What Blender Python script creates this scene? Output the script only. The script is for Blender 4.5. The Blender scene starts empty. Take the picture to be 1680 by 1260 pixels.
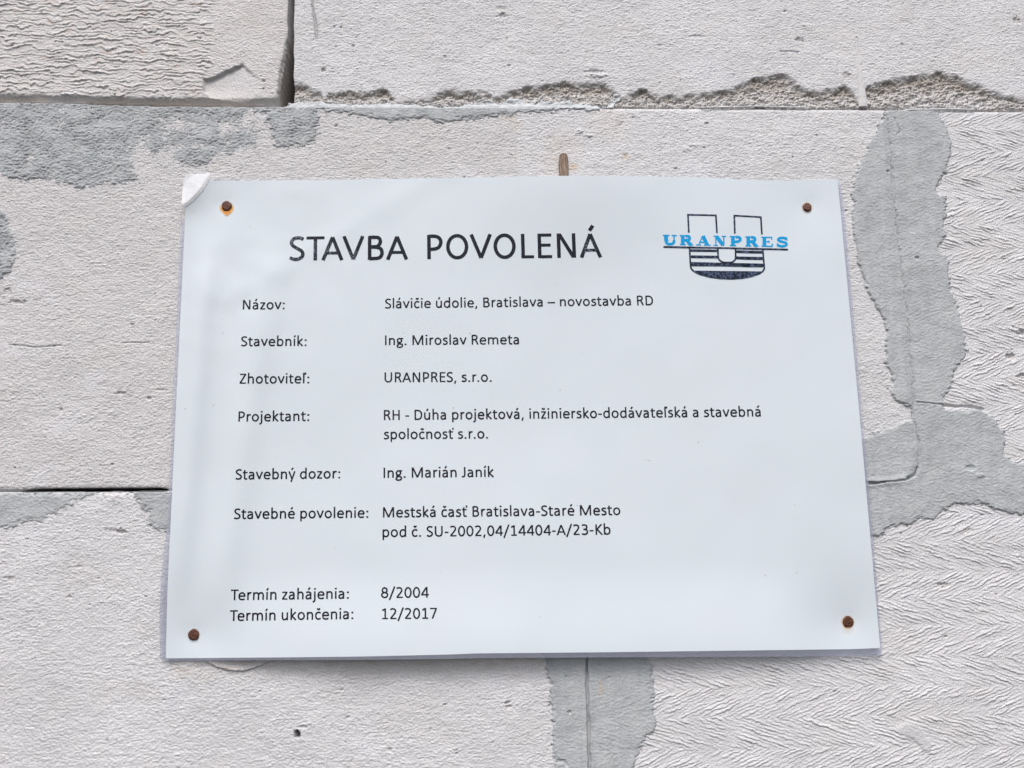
import bpy, math
import numpy as np
from mathutils import Matrix, Vector

scene = bpy.context.scene
COL = scene.collection

# ------------------------------------------------------------------ camera
CAM_LOC = np.array([-0.0180, -0.4882, -0.0606])
PITCH, YAW, ROLL = 0.1524, -0.0269, 0.0087
FPX = 1307.0                                   # focal length in pixels of the 1680 px wide photograph
M3 = (Matrix.Rotation(YAW, 3, 'Z') @ Matrix.Rotation(PITCH, 3, 'X') @ Matrix.Rotation(ROLL, 3, 'Y'))
cam_data = bpy.data.cameras.new('camera')
cam_data.sensor_width = 36.0
cam_data.lens = 36.0 * FPX / 1680.0
cam_data.clip_start = 0.01
cam_data.clip_end = 100.0
cam = bpy.data.objects.new('camera', cam_data)
cam.matrix_world = Matrix.Translation(Vector(CAM_LOC)) @ (M3 @ Matrix.Rotation(math.pi / 2, 3, 'X')).to_4x4()
COL.objects.link(cam)
scene.camera = cam

# ------------------------------------------------------------------ sky, sun, exposure
SUN_EL, SUN_AZ = math.radians(56), math.radians(-12)      # azimuth from the wall's normal, negative = left
world = bpy.data.worlds.new('World')
scene.world = world
world.use_nodes = True
wn, wl = world.node_tree.nodes, world.node_tree.links
wn.clear()
sky = wn.new('ShaderNodeTexSky')
sky.sky_type = 'NISHITA'
sky.sun_disc = False
sky.sun_elevation = SUN_EL
sky.sun_rotation = math.pi + SUN_AZ * -1
sky.air_density = 1.0
sky.dust_density = 4.0
hs = wn.new('ShaderNodeHueSaturation')                     # thin cloud: a paler sky
hs.inputs['Saturation'].default_value = 0.62
bg = wn.new('ShaderNodeBackground')
bg.inputs['Strength'].default_value = 0.15
wo = wn.new('ShaderNodeOutputWorld')
wl.new(sky.outputs[0], hs.inputs['Color'])
wl.new(hs.outputs[0], bg.inputs['Color'])
wl.new(bg.outputs[0], wo.inputs['Surface'])

sun_data = bpy.data.lights.new('sun', 'SUN')
sun_data.energy = 1.5
sun_data.angle = math.radians(22)
sun_data.color = (1.0, 0.96, 0.94)
sun = bpy.data.objects.new('sun', sun_data)
sdir = Vector((math.sin(SUN_AZ) * math.cos(SUN_EL), -math.cos(SUN_AZ) * math.cos(SUN_EL), math.sin(SUN_EL)))
sun.rotation_euler = sdir.to_track_quat('Z', 'Y').to_euler()
COL.objects.link(sun)

scene.view_settings.view_transform = 'Standard'
scene.view_settings.look = 'None'
scene.view_settings.exposure = 0.26
scene.view_settings.gamma = 1.0
scene.view_settings.use_curve_mapping = False
scene.cycles.max_bounces = 8
scene.cycles.transparent_max_bounces = 12

# ------------------------------------------------------------------ helpers
R3 = np.array(M3)


def rays(px, py):
    """directions of the photograph's pixels, in world space"""
    px = np.asarray(px, float); py = np.asarray(py, float)
    d = np.stack([(px - 840) / FPX, np.ones_like(px), -(py - 630) / FPX], -1)
    return d @ R3.T


def at(px, py, h=0.0):
    """point of the plane y = -h that the photograph shows at pixel (px, py)"""
    d = rays(px, py)
    t = (-np.asarray(h) - CAM_LOC[1]) / d[..., 1]
    return CAM_LOC + d * t[..., None]


def at2(px, py, h=0.0):
    p = at(px, py, h)
    return p[..., 0], p[..., 2]


def tag(o, label=None, cat=None, group=None, kind=None):
    if label: o['label'] = label
    if cat: o['category'] = cat
    if group: o['group'] = group
    if kind: o['kind'] = kind
    return o


def empty(name, loc=(0, 0, 0)):
    o = bpy.data.objects.new(name, None)
    o.empty_display_size = 0.02
    o.location = loc
    COL.objects.link(o)
    return o


def mesh_obj(name, verts, faces, mat, parent=None, smooth=True, colors=None):
    """verts (n,3) array, faces (m,4) or (m,3) array or a list of lists"""
    me = bpy.data.meshes.new(name)
    verts = np.asarray(verts, np.float32)
    if isinstance(faces, np.ndarray):
        k = faces.shape[1]
        me.vertices.add(len(verts)); me.vertices.foreach_set('co', verts.ravel())
        me.loops.add(faces.size); me.loops.foreach_set('vertex_index', faces.ravel().astype(np.int32))
        me.polygons.add(len(faces))
        me.polygons.foreach_set('loop_start', np.arange(0, faces.size, k, dtype=np.int32))
        me.update(calc_edges=True)
    else:
        me.from_pydata([tuple(map(float, v)) for v in verts], [], [tuple(int(i) for i in f) for f in faces])
        me.update()
    me.polygons.foreach_set('use_smooth', np.full(len(me.polygons), smooth, bool))
    if colors is not None:
        for cname, c in colors.items():
            a = me.color_attributes.new(cname, 'FLOAT_COLOR', 'POINT')
            c4 = np.ones((len(verts), 4), np.float32)
            c4[:, :3] = c if c.ndim == 2 else c[:, None]
            a.data.foreach_set('color', c4.ravel())
    me.materials.append(mat)
    o = bpy.data.objects.new(name, me)
    COL.objects.link(o)
    if parent is not None:
        o.parent = parent
    return o


def put_origin(o, p):
    """move the object's origin to p without moving its mesh"""
    o.data.transform(Matrix.Translation(-Vector(p)))
    o.location = o.location + Vector(p)


# ---- noise on numpy arrays
def vnoise(u, v, seed=0):
    """smooth gradient noise, about -0.7..0.7"""
    rs = np.random.RandomState(seed)
    perm = rs.rand(256, 256).astype(np.float32) * (2 * math.pi)
    gx, gy = np.cos(perm), np.sin(perm)
    iu = np.floor(u); iv = np.floor(v)
    fu = (u - iu).astype(np.float32); fv = (v - iv).astype(np.float32)
    iu = iu.astype(np.int32) & 255; iv = iv.astype(np.int32) & 255
    iu1 = (iu + 1) & 255; iv1 = (iv + 1) & 255
    su = fu * fu * fu * (fu * (fu * 6 - 15) + 10); sv = fv * fv * fv * (fv * (fv * 6 - 15) + 10)
    a = gx[iu, iv] * fu + gy[iu, iv] * fv
    b = gx[iu1, iv] * (fu - 1) + gy[iu1, iv] * fv
    c = gx[iu, iv1] * fu + gy[iu, iv1] * (fv - 1)
    d = gx[iu1, iv1] * (fu - 1) + gy[iu1, iv1] * (fv - 1)
    return (a + (b - a) * su) * (1 - sv) + (c + (d - c) * su) * sv


def fbm(u, v, seed=0, oct=3, gain=0.5):
    s = 0; a = 1.0
    for k in range(oct):
        s = s + a * vnoise(u * 2 ** k + 17.3 * k, v * 2 ** k + 9.1 * k, seed + k)
        a *= gain
    return s


def sstep(a, b, x):
    t = np.clip((x - a) / (b - a), 0, 1)
    return t * t * (3 - 2 * t)


def hash01(i, seed=0):
    x = np.sin(i * 12.9898 + seed * 78.233) * 43758.5453
    return x - np.floor(x)


def flakes(X, Z, lam, length, ang, warp, seed, rag=0.6):
    """overlapping scales whose lower lips stand proud, 0..1"""
    c, s = math.cos(ang), math.sin(ang)
    U = X * c + Z * s
    V = -X * s + Z * c
    p = V / lam + warp * fbm(U / length, V / (lam * 3.0), seed, 2, 0.6) + rag * 0.5 * vnoise(U / (length * .22), V / (lam * 1.1), seed + 5) \
        + 0.12 * vnoise(U / (lam * .5), V / (lam * .8), seed + 8)
    k = np.floor(p)
    f = p - k
    amp = 0.50 + 0.95 * vnoise(U / (length * .9) + hash01(k, seed) * 50, k * 0.37, seed + 9)
    amp = np.clip(amp, 0.05, 1.0)
    return amp * sstep(0.0, 0.15, f) * (1 - f) ** 1.2


def seg_dist(X, Z, pts):
    """distance to a polyline and the running parameter along it"""
    best = np.full(X.shape, 1e9, np.float32); par = np.zeros(X.shape, np.float32)
    for i in range(len(pts) - 1):
        ax, az = pts[i]; bx, bz = pts[i + 1]
        dx, dz = bx - ax, bz - az
        t = np.clip(((X - ax) * dx + (Z - az) * dz) / (dx * dx + dz * dz + 1e-12), 0, 1)
        d = np.hypot(X - ax - t * dx, Z - az - t * dz)
        m = d < best
        best = np.where(m, d, best); par = np.where(m, i + t, par)
    return best, par / (len(pts) - 1)


def poly_sd(X, Z, pts):
    """signed distance to a closed polygon, positive inside"""
    d, _ = seg_dist(X, Z, list(pts) + [pts[0]])
    inside = np.zeros(X.shape, bool)
    n = len(pts)
    for i in range(n):
        x1, z1 = pts[i]; x2, z2 = pts[(i + 1) % n]
        if z1 == z2: continue
        c = ((z1 > Z) != (z2 > Z)) & (X < (x2 - x1) * (Z - z1) / (z2 - z1) + x1)
        inside ^= c
    return np.where(inside, d, -d)


def P(*pp):
    """photograph pixels -> (x, z) on the wall plane"""
    a = np.array(pp, float)
    x, z = at2(a[:, 0], a[:, 1])
    return list(zip(x, z))


def curve_z(pp):
    a = np.array(P(*pp)); return lambda X: np.interp(X, a[:, 0], a[:, 1])


def curve_x(pp):
    a = np.array(P(*pp)); a = a[np.argsort(a[:, 1])]; return lambda Z: np.interp(Z, a[:, 1], a[:, 0])


# ------------------------------------------------------------------ materials
def new_mat(name):
    m = bpy.data.materials.new(name)
    m.use_nodes = True
    n = m.node_tree.nodes; l = m.node_tree.links
    b = n['Principled BSDF']
    return m, n, l, b


def masonry(name, speck, bump, scale):
    m, n, l, b = new_mat(name)
    b.inputs['Roughness'].default_value = 0.95
    b.inputs['Specular IOR Level'].default_value = 0.15
    at_ = n.new('ShaderNodeAttribute'); at_.attribute_name = 'Col'
    tc = n.new('ShaderNodeTexCoord')
    mp = n.new('ShaderNodeMapping')
    l.new(tc.outputs['Object'], mp.inputs[0])
    nz = n.new('ShaderNodeTexNoise'); nz.inputs['Scale'].default_value = scale; nz.inputs['Detail'].default_value = 3
    nz.inputs['Roughness'].default_value = 0.7
    l.new(mp.outputs[0], nz.inputs['Vector'])
    mr = n.new('ShaderNodeMapRange')
    mr.inputs['From Min'].default_value = 0.25; mr.inputs['From Max'].default_value = 0.75
    mr.inputs['To Min'].default_value = 1 - speck; mr.inputs['To Max'].default_value = 1 + speck * .45
    l.new(nz.outputs[0], mr.inputs['Value'])
    mx = n.new('ShaderNodeVectorMath'); mx.operation = 'SCALE'
    l.new(at_.outputs['Color'], mx.inputs[0]); l.new(mr.outputs[0], mx.inputs['Scale'])
    l.new(mx.outputs[0], b.inputs['Base Color'])
    bp = n.new('ShaderNodeBump'); bp.inputs['Strength'].default_value = 1.0
    bp.inputs['Distance'].default_value = bump
    l.new(nz.outputs[0], bp.inputs['Height'])
    l.new(bp.outputs[0], b.inputs['Normal'])
    return m


MAT_BLOCK = masonry('aerated_concrete', 0.10, 0.0006, 900)
MAT_MORTAR = masonry('grey_mortar', 0.10, 0.0004, 1100)
MAT_BEAD = masonry('pale_mortar', 0.06, 0.0002, 900)

# ------------------------------------------------------------------ the wall: a height field on a fine grid
def axis(a, b, step, lo, hi):
    core = np.arange(a, b, step)
    def grow(start, end, sgn):
        out = []; x = start; s = step
        while (x - end) * sgn < 0:
            s = min(s * 1.25, 0.012); x = x + sgn * s; out.append(x)
        out[-1] = end
        return out
    return np.array(grow(a, lo, -1)[::-1] + list(core) + grow(core[-1], hi, 1))


cx, cz = at2(np.array([0, 1680, 0, 1680]), np.array([0, 0, 1260, 1260]))
X_LO, X_HI, Z_LO, Z_HI = -0.60, 0.90, -0.36, 0.36
xs = axis(cx.min() - .010, cx.max() + .010, .00054, X_LO, X_HI)
zs = axis(cz.min() - .010, cz.max() + .010, .00039, Z_LO, Z_HI)
X, Z = np.meshgrid(xs.astype(np.float32), zs.astype(np.float32))
NZ, NX = X.shape

up_joint = curve_z([(-400, 162), (0, 166), (120, 168), (215, 172), (300, 173), (470, 174), (700, 175), (1100, 177), (1450, 179), (1680, 182), (2200, 188)])
low_joint = curve_z([(-400, 809), (0, 806), (280, 804), (800, 800), (1430, 794), (1500, 792), (1680, 789), (2200, 783)])
v_top = curve_x([(486, -300), (479, 0), (478, 60), (478, 176)])
v_mid = curve_x([(1452, 176), (1460, 240), (1463, 290), (1468, 340), (1472, 370), (1476, 420), (1482, 470), (1487, 520), (1492, 580), (1498, 640), (1499, 690), (1505, 740), (1505, 800)])
v_bot = curve_x([(958, 790), (962, 1080), (964, 1130), (966, 1200), (968, 1260), (972, 1500)])

low = 0.0006 * fbm(X / .06, Z / .06, 3, 3) + 0.00025 * fbm(X / .011, Z / .011, 13, 2)

def fields(x, z):
    """the three surface characters of the blocks over part of the grid"""
    def grain():                                            # fine sawn grain, rising a little to the right
        g = .00040 * flakes(x, z, .0015, .0050, math.radians(20), 1.3, 21, 1.1) + .00030 * fbm(x / .0019 + z / .003, z / .0011, 31, 2, .7)
        return g + .00017 * fbm(x / .0055 + z / .010, z / .0032, 34, 2)
    def bark():                                             # heavy bark-like ripples
        g = .00130 * flakes(x, z, .0028, .015, math.radians(-1), 1.25, 41, 1.1) + .00045 * flakes(x, z, .0019, .008, math.radians(3), 1.2, 46, 1.0)
        return g + .00016 * fbm(x / .0018, z / .0012, 44, 2)
    def herring():                                          # herringbone flakes left by the saw
        zb = z + .0026 * vnoise(x / .045, z / .03, 51) + .0010 * vnoise(x / .009, z / .009, 52)
        q = zb / .0168
        kb = np.floor(q)
        fa = flakes(x, z, .00200, .0120, math.radians(23), .65, 53, .85)
        fb = flakes(x, z, .00200, .0120, math.radians(-19), .65, 57, .85)
        fr = np.abs(q - kb - .5) * 2
        return .00102 * (.92 + .9 * vnoise(x / .017, z / .008, 66)) * np.where(np.mod(kb, 2) > .5, fa, fb) * (1 - .25 * sstep(.8, 1, fr)) + .00017 * fbm(x / .0014, z / .0010, 61, 2)
    return grain, bark, herring


above = Z > up_joint(X)
below = Z < low_joint(X)
middle = ~above & ~below
TL = above & (X < v_top(Z)); TR = above & ~TL
ML = middle & (X < v_mid(Z)); MR = middle & ~ML
BL = below & (X < v_bot(Z)); BR = below & ~BL

bark_end = curve_x([(352, 0), (345, 60), (352, 100), (330, 128), (335, 176)])
wb = sstep(.004, -.002, X - bark_end(Z) + .004 * vnoise(Z / .01, X / .02, 71)) * TL
# the flakes die out towards the left edge of the lower right block and near its corner
hw = np.searchsorted(xs, v_bot(np.array([Z_LO, .0])).min() - .002)
tex = np.empty_like(X)
herr = np.zeros_like(X)
herr[:, hw:] = fields(X[:, hw:], Z[:, hw:])[2]()
tex = fields(X, Z)[0]()
tex = np.where(MR | BR, herr, tex)
del herr
bj, bi = np.searchsorted(zs, P((0, 182))[0][1]), np.searchsorted(xs, P((490, 0))[0][0])
bk = fields(X[bj:, :bi], Z[bj:, :bi])[1]()
tex[bj:, :bi] = tex[bj:, :bi] * (1 - wb[bj:, :bi]) + bk * wb[bj:, :bi]
# slightly different grain strength over the surface
tex = tex * (1 + .35 * fbm(X / .03, Z / .02, 75, 2))
H = low + tex

# albedo
CB = np.array([0.675, 0.672, 0.684], np.float32)
ALB = np.empty(X.shape + (3,), np.float32); ALB[:] = CB
tone = 1 + .075 * fbm(X / .05, Z / .035, 81, 3) + .035 * fbm(X / .006, Z / .004, 84, 2)
ALB *= tone[..., None]


def tint(mask, colour, k=1.0):
    w = np.clip(mask * k, 0, 1)[..., None]
    ALB[:] = ALB * (1 - w) + np.array(colour, np.float32) * w


# warmer, dirtier upper left block with rusty flecks
tint(TL * 1.0, (.60, .565, .53), .42)
tint(wb * sstep(.30, .55, fbm(X / .012, Z / .004, 87, 2)), (.52, .36, .28), .35)
tint((ML & (X < 0)) * 1.0, (.58, .555, .545), .35)
# dark reddish grains sprinkled in the blocks
tint(sstep(.46, .62, vnoise(X / .0010, Z / .0007, 90)), (.30, .27, .26), .6)


def sub(x0, y0, x1, y1, pad=.006):
    """index window of the grid for a pixel box"""
    a, b = at2(np.array([x0, x1, x0, x1]), np.array([y0, y0, y1, y1]))
    i0, i1 = np.searchsorted(xs, [a.min() - pad, a.max() + pad])
    j0, j1 = np.searchsorted(zs, [b.min() - pad, b.max() + pad])
    return slice(max(j0, 0), min(j1, NZ)), slice(max(i0, 0), min(i1, NX))


def win(pts, pad=6):
    a = np.array(pts)
    return sub(a[:, 0].min() - pad, a[:, 1].min() - pad, a[:, 0].max() + pad, a[:, 1].max() + pad)


def groove(pts, width, depth, lip=0.0, fields=None, rag=.25, colour=None):
    """cut a ragged groove along a pixel polyline into the listed height fields"""
    w = win(pts, 12)
    x, z = X[w], Z[w]
    d, t = seg_dist(x + rag * .0022 * fbm(x / .006, z / .006, 5, 2), z + rag * .0022 * fbm(x / .006, z / .006, 6, 2), P(*pts))
    wd = width * (1 + .9 * vnoise(x / .02, z / .02, 7))
    g = -depth * sstep(1.0, .35, d / wd) + lip * sstep(2.6, 1.2, d / wd) * sstep(.8, 1.3, d / wd)
    for f in fields or [H]:
        f[w] += g.astype(f.dtype)
    if colour is not None:
        k = sstep(1.2, .5, d / wd)[..., None] * .8
        ALB[w] = ALB[w] * (1 - k) + np.array(colour) * k


def pit(px, py, rx, ry, depth, rot=0.0, colour=None):
    """a hole or, with a negative depth, a bump; radii in photograph pixels"""
    w = sub(px - 2 * rx, py - 2 * ry, px + 2 * rx, py + 2 * ry, .003)
    x, z = X[w], Z[w]
    (x0, z0), (x1, _) = P((px, py), (px + 1, py))
    m = x1 - x0
    dx, dz = (x - x0) / m, (z - z0) / m
    c, s = math.cos(rot), math.sin(rot)
    d = np.hypot((dx * c + dz * s) / rx, (-dx * s + dz * c) / ry) + .8 * vnoise(x / .0020 + px, z / .0017, 8) + .4 * vnoise(x / .0009, z / .0008 + px, 9)
    k = sstep(1.1, .45, d)
    H[w] -= depth * k
    if colour is not None:
        kk = k[..., None] * .8
        ALB[w] = ALB[w] * (1 - kk) + np.array(colour) * kk


# ---- broken lower edge of the upper right block
chip_top = [(470, 128), (487, 133), (503, 137), (523, 149), (533, 160), (540, 152), (570, 149), (607, 149), (630, 144), (645, 157), (660, 162), (693, 160), (713, 153), (733, 143),
            (760, 147), (800, 148), (810, 159), (833, 150), (860, 143), (890, 137), (927, 133), (967, 135), (990, 133), (1007, 145), (1022, 160), (1033, 150), (1052, 144),
            (1071, 150), (1089, 156), (1131, 152), (1183, 148), (1217, 135), (1251, 122), (1290, 120), (1303, 129), (1314, 141), (1329, 148), (1363, 144), (1389, 139),
            (1402, 152), (1412, 168), (1419, 150), (1424, 139), (1440, 133), (1474, 126), (1539, 116), (1569, 122), (1581, 129), (1629, 146), (1650, 156), (1680, 159), (1760, 166), (2000, 176)]
w = sub(460, 90, 2000, 190, .004)
x, z = X[w], Z[w]
ct = curve_z(chip_top)(x + .0010 * vnoise(x / .003, z / .003, 101)) + .0015 * vnoise(x / .0055, z / .006, 102) + .0010 * vnoise(x / .0017, z / .0017, 103)
dd = ct - z                                                  # below the broken edge
room = np.clip(ct - up_joint(x), .001, None)
wide = .0046 + .0070 * vnoise(x / .009, z / .02, 109)
prof = sstep(-.0003, np.clip(wide, .0016, 1), dd)
chip_h = -.0019 * prof * (1 - .60 * sstep(.25, 1.05, dd / room)) * np.clip(room / .012, .35, 1.15)
rough = .0015 * fbm(x / .006, z / .004, 104, 4, .65) + .0010 * vnoise(x / .0015, z / .0013, 108)
chip = prof * TR[w]
H[w] = np.where(TR[w], H[w] * (1 - prof) + (low[w] + rough) * prof + chip_h, H[w])
brown = np.clip(chip * (1.05 - .62 * sstep(.18, .58, dd / room + .35 * fbm(x / .007, z / .004, 105, 3))), 0, 1)[..., None]
ALB[w] = ALB[w] * (1 - .8 * brown) + np.array((.41, .365, .31)) * .8 * brown
pores = (chip * sstep(.14, .30, vnoise(x / .0010, z / .0010, 106)))[..., None]
ALB[w] = ALB[w] * (1 - .5 * pores) + np.array((.20, .17, .14)) * .5 * pores
H[w] -= (chip * .0007 * sstep(.15, .4, vnoise(x / .0010, z / .0010, 106)))

# ---- upper left block: worn lower edge, broken lower right corner
w = sub(-200, 100, 480, 176, .002)
x, z = X[w], Z[w]
e = z - up_joint(x) - .0010 * vnoise(x / .01, z / .01, 111)
k = sstep(.0058, .0015, e) * TL[w]
H[w] = H[w] * (1 - .75 * k) - .0030 * k
kk = (k * .45)[..., None]
ALB[w] = ALB[w] * (1 - kk) + np.array((.50, .41, .33)) * kk
flat = P((333, 130), (350, 127), (378, 113), (398, 104), (408, 115), (425, 128), (440, 150), (452, 172), (400, 172), (345, 160), (333, 150))
w = sub(310, 90, 470, 176, .003)
x, z = X[w], Z[w]
sd = poly_sd(x, z + .0008 * vnoise(x / .003, z / .003, 112), flat)
k = sstep(-.0004, .0012, sd) * TL[w]
k = k * (1 - sstep(at2(372, 150)[0], at2(438, 150)[0], x))
H[w] = H[w] * (1 - .6 * k) - .0021 * k * sstep(-.0105, .004, z - at2(390, 150)[1])
side = P((470, 62), (479, 50), (479, 180), (451, 180), (458, 120))
w = sub(430, 40, 482, 180, .003)
x, z = X[w], Z[w]
sd = poly_sd(x + .0008 * vnoise(x / .004, z / .004, 113), z, side)
k = sstep(-.0006, .0015, sd) * TL[w]
H[w] -= .0022 * k
kk = (k * .6)[..., None]
ALB[w] = ALB[w] * (1 - kk) + np.array((.45, .40, .35)) * kk

# ---- marks in the faces
groove([(512, -5), (513, 15), (518, 40), (519, 62)], .0011, .0012, colour=(.42, .42, .42))
groove([(1405, 62), (1408, 90), (1412, 125)], .0010, .0006, .0003)
groove([(1375, 105), (1377, 138)], .0008, .0004)
groove([(1280, 84), (1309, 85)], .0005, .0006, colour=(.45, .45, .50))
for a in [(825, 25, 8, 5, .0018), (822, 13, 10, 4, .0006), (531, 115, 5, 4, .0018), (560, 45, 3, 4, .0009), (1312, 66, 7, 5, .0016), (1288, 18, 3, 2, .0010),
          (730, 93, 4, 3, .0008), (835, 107, 3, 2, .0012), (1390, 125, 8, 8, .0010), (1480, 74, 3, 3, .001), (1668, 34, 6, 9, .0016), (975, 118, 16, 4, .0012),
          (488, 1204, 6, 6, .0060), (496, 1193, 10, 3, .0012), (571, 1177, 4, 3, .0020), (834, 1153, 7, 3, .0022), (834, 1160, 6, 3, .0018), (640, 1231, 4, 4, .0012),
          (427, 1134, 3, 2, .0014), (560, 1132, 3, 2, .0012), (200, 872, 8, 5, .0022), (185, 870, 14, 4, .0008), (130, 930, 6, 3, .0009), (113, 980, 5, 3, .0010),
          (15, 950, 9, 4, .0009), (1017, 205, 4, 3, .001), (1040, 193, 3, 2, .0012), (245, 653, 4, 3, .0018), (100, 672, 3, 5, .0014), (198, 645, 9, 3, .0012),
          (262, 640, 14, 2, .0008), (1025, 257, 5, 4, .0006), (28, 496, 14, 5, .0012), (12, 480, 8, 8, .0010), (1680, 545, 10, 6, .0030), (1658, 585, 8, 6, .0020),
          (1675, 617, 8, 5, .0022), (1545, 960, 13, 5, .0012), (1587, 870, 8, 6, .0006), (1457, 640, 3, 3, .0016)]:
    pit(*a[:4], a[4] * (.7 if a[4] < .005 else 1), colour=(.58, .56, .55) if a[4] < .005 else (.22, .2, .2))
prs = np.random.RandomState(77)
for _ in range(230):
    a_ = prs.rand(4)
    pit(a_[0] * 1680, a_[1] * 1260, 1.2 + 2.6 * a_[2] ** 3, 1.0 + 1.6 * a_[3] ** 2, .0005 + .0008 * a_[2], 0, (.46, .44, .43))
bl = (.30 * sstep(.05, .6, fbm(X / .04, Z / .022, 181, 3)))[..., None]
ALB[:] = ALB * (1 - bl) + np.array((.62, .595, .575), np.float32) * bl
bl = (.35 * sstep(.15, .6, fbm(X / .05, Z / .03, 186, 3)))[..., None]
ALB[:] = ALB * (1 - bl) + np.array((.76, .76, .80), np.float32) * bl
pit(980, 124, 18, 4, -.0007)                                  # pale smear with its own edge
for a in [(952, 215, 5, 3, -.0006), (965, 222, 8, 3, -.0006), (1125, 245, 9, 5, -.0005), (1140, 238, 14, 3, -.0004), (1145, 60, 14, 3, .0006)]:
    pit(*a)
groove([(15, 566), (45, 568), (62, 570), (100, 567)], .0007, .0005, colour=(.52, .52, .51))
groove([(200, 563), (245, 562)], .0006, .0006)
# warm dust round the peg
for (px, py, r, k) in [(925, 240, 38, .14), (905, 270, 30, .12), (941, 275, 9, .6), (1025, 257, 8, .4), (835, 190, 16, .2), (850, 207, 12, .2), (1000, 200, 40, .12)]:
    w = sub(px - 2 * r, py - 2 * r, px + 2 * r, py + 2 * r, 0)
    (x0, z0), (x1, _) = P((px, py), (px + r, py))
    d = np.hypot(X[w] - x0, Z[w] - z0) / (x1 - x0) + .5 * fbm(X[w] / .005, Z[w] / .005, 120, 3)
    kk = (sstep(1.2, .2, d) * k)[..., None]
    ALB[w] = ALB[w] * (1 - kk) + np.array((.62, .47, .33)) * kk
# brownish stain below the sheet with part of the sheet's soft shadow painted in
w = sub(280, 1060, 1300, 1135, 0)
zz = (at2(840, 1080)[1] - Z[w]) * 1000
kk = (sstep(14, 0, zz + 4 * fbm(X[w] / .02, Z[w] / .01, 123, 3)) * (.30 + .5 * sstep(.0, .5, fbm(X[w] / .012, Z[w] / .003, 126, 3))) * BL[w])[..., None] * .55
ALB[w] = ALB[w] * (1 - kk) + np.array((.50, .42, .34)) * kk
# smooth worn patch in the lower right block
w = sub(1455, 1165, 1545, 1250, 0)
sd = poly_sd(X[w] + .0012 * vnoise(X[w] / .004, Z[w] / .004, 131), Z[w], P((1468, 1196), (1485, 1184), (1505, 1184), (1518, 1200), (1528, 1222), (1526, 1236), (1512, 1232), (1500, 1214), (1475, 1206)))
k = sstep(-.001, .002, sd)
H[w] = H[w] * (1 - .85 * k) + .0007 * k
kk = (.6 * k)[..., None]
ALB[w] = ALB[w] * (1 - kk) + np.array((.60, .60, .61)) * kk
# spall with a raised lip just under the sheet
w = sub(340, 1060, 470, 1115, 0)
sd = poly_sd(X[w] + .0006 * vnoise(X[w] / .003, Z[w] / .003, 133), Z[w] + .0005 * vnoise(X[w] / .002, Z[w] / .002, 134), P((335, 1060), (338, 1085), (352, 1093), (375, 1100), (400, 1101), (420, 1096), (440, 1087), (470, 1078), (470, 1060)))
H[w] += .0012 * sstep(-.0001, .0006, sd) - .0012 * sstep(.001, .006, sd)
kk = (.25 * sstep(0, .001, sd))[..., None]
ALB[w] = ALB[w] * (1 - kk) + np.array((.55, .50, .45)) * kk

# ---- mortar: smears trowelled over the blocks, each a sheet of its own that sinks into the block at its rim
ALB_M = np.empty_like(ALB); ALB_M[:] = (.452, .474, .487)
ALB_M *= (1 + .10 * fbm(X / .03, Z / .03, 141, 3) + .04 * fbm(X / .003, Z / .003, 144, 2))[..., None]
ALB_M *= (1 + .10 * fbm(X / .0035, Z / .028, 168, 3))[..., None]
km = (.60 * sstep(.0, .5, fbm(X / .012, Z / .018, 147, 3)))[..., None]
ALB_M = ALB_M * (1 - km) + np.array((.50, .51, .52), np.float32) * km
mort_tex = .00024 * flakes(X, Z, .0030, .007, math.radians(22), 1.6, 151, 1.2) + .00018 * fbm(X / .0020, Z / .0014, 154, 3, .6) + .00035 * fbm(X / .012, Z / .012, 157, 2)
HM = low * .8 + mort_tex * (1 + 1.3 * ((X < P((560, 170))[0][0]) & (Z > P((0, 480))[0][1])))
rgh = ((X < P((560, 170))[0][0]) & (Z > P((0, 480))[0][1])) * sstep(-.25, .35, fbm(X / .014, Z / .010, 161, 2))
HM -= .00050 * rgh * sstep(.05, .35, vnoise(X / .0016, Z / .0012, 163))
ALB_M *= (1 - .12 * rgh)[..., None]
H0 = H.copy()

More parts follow.
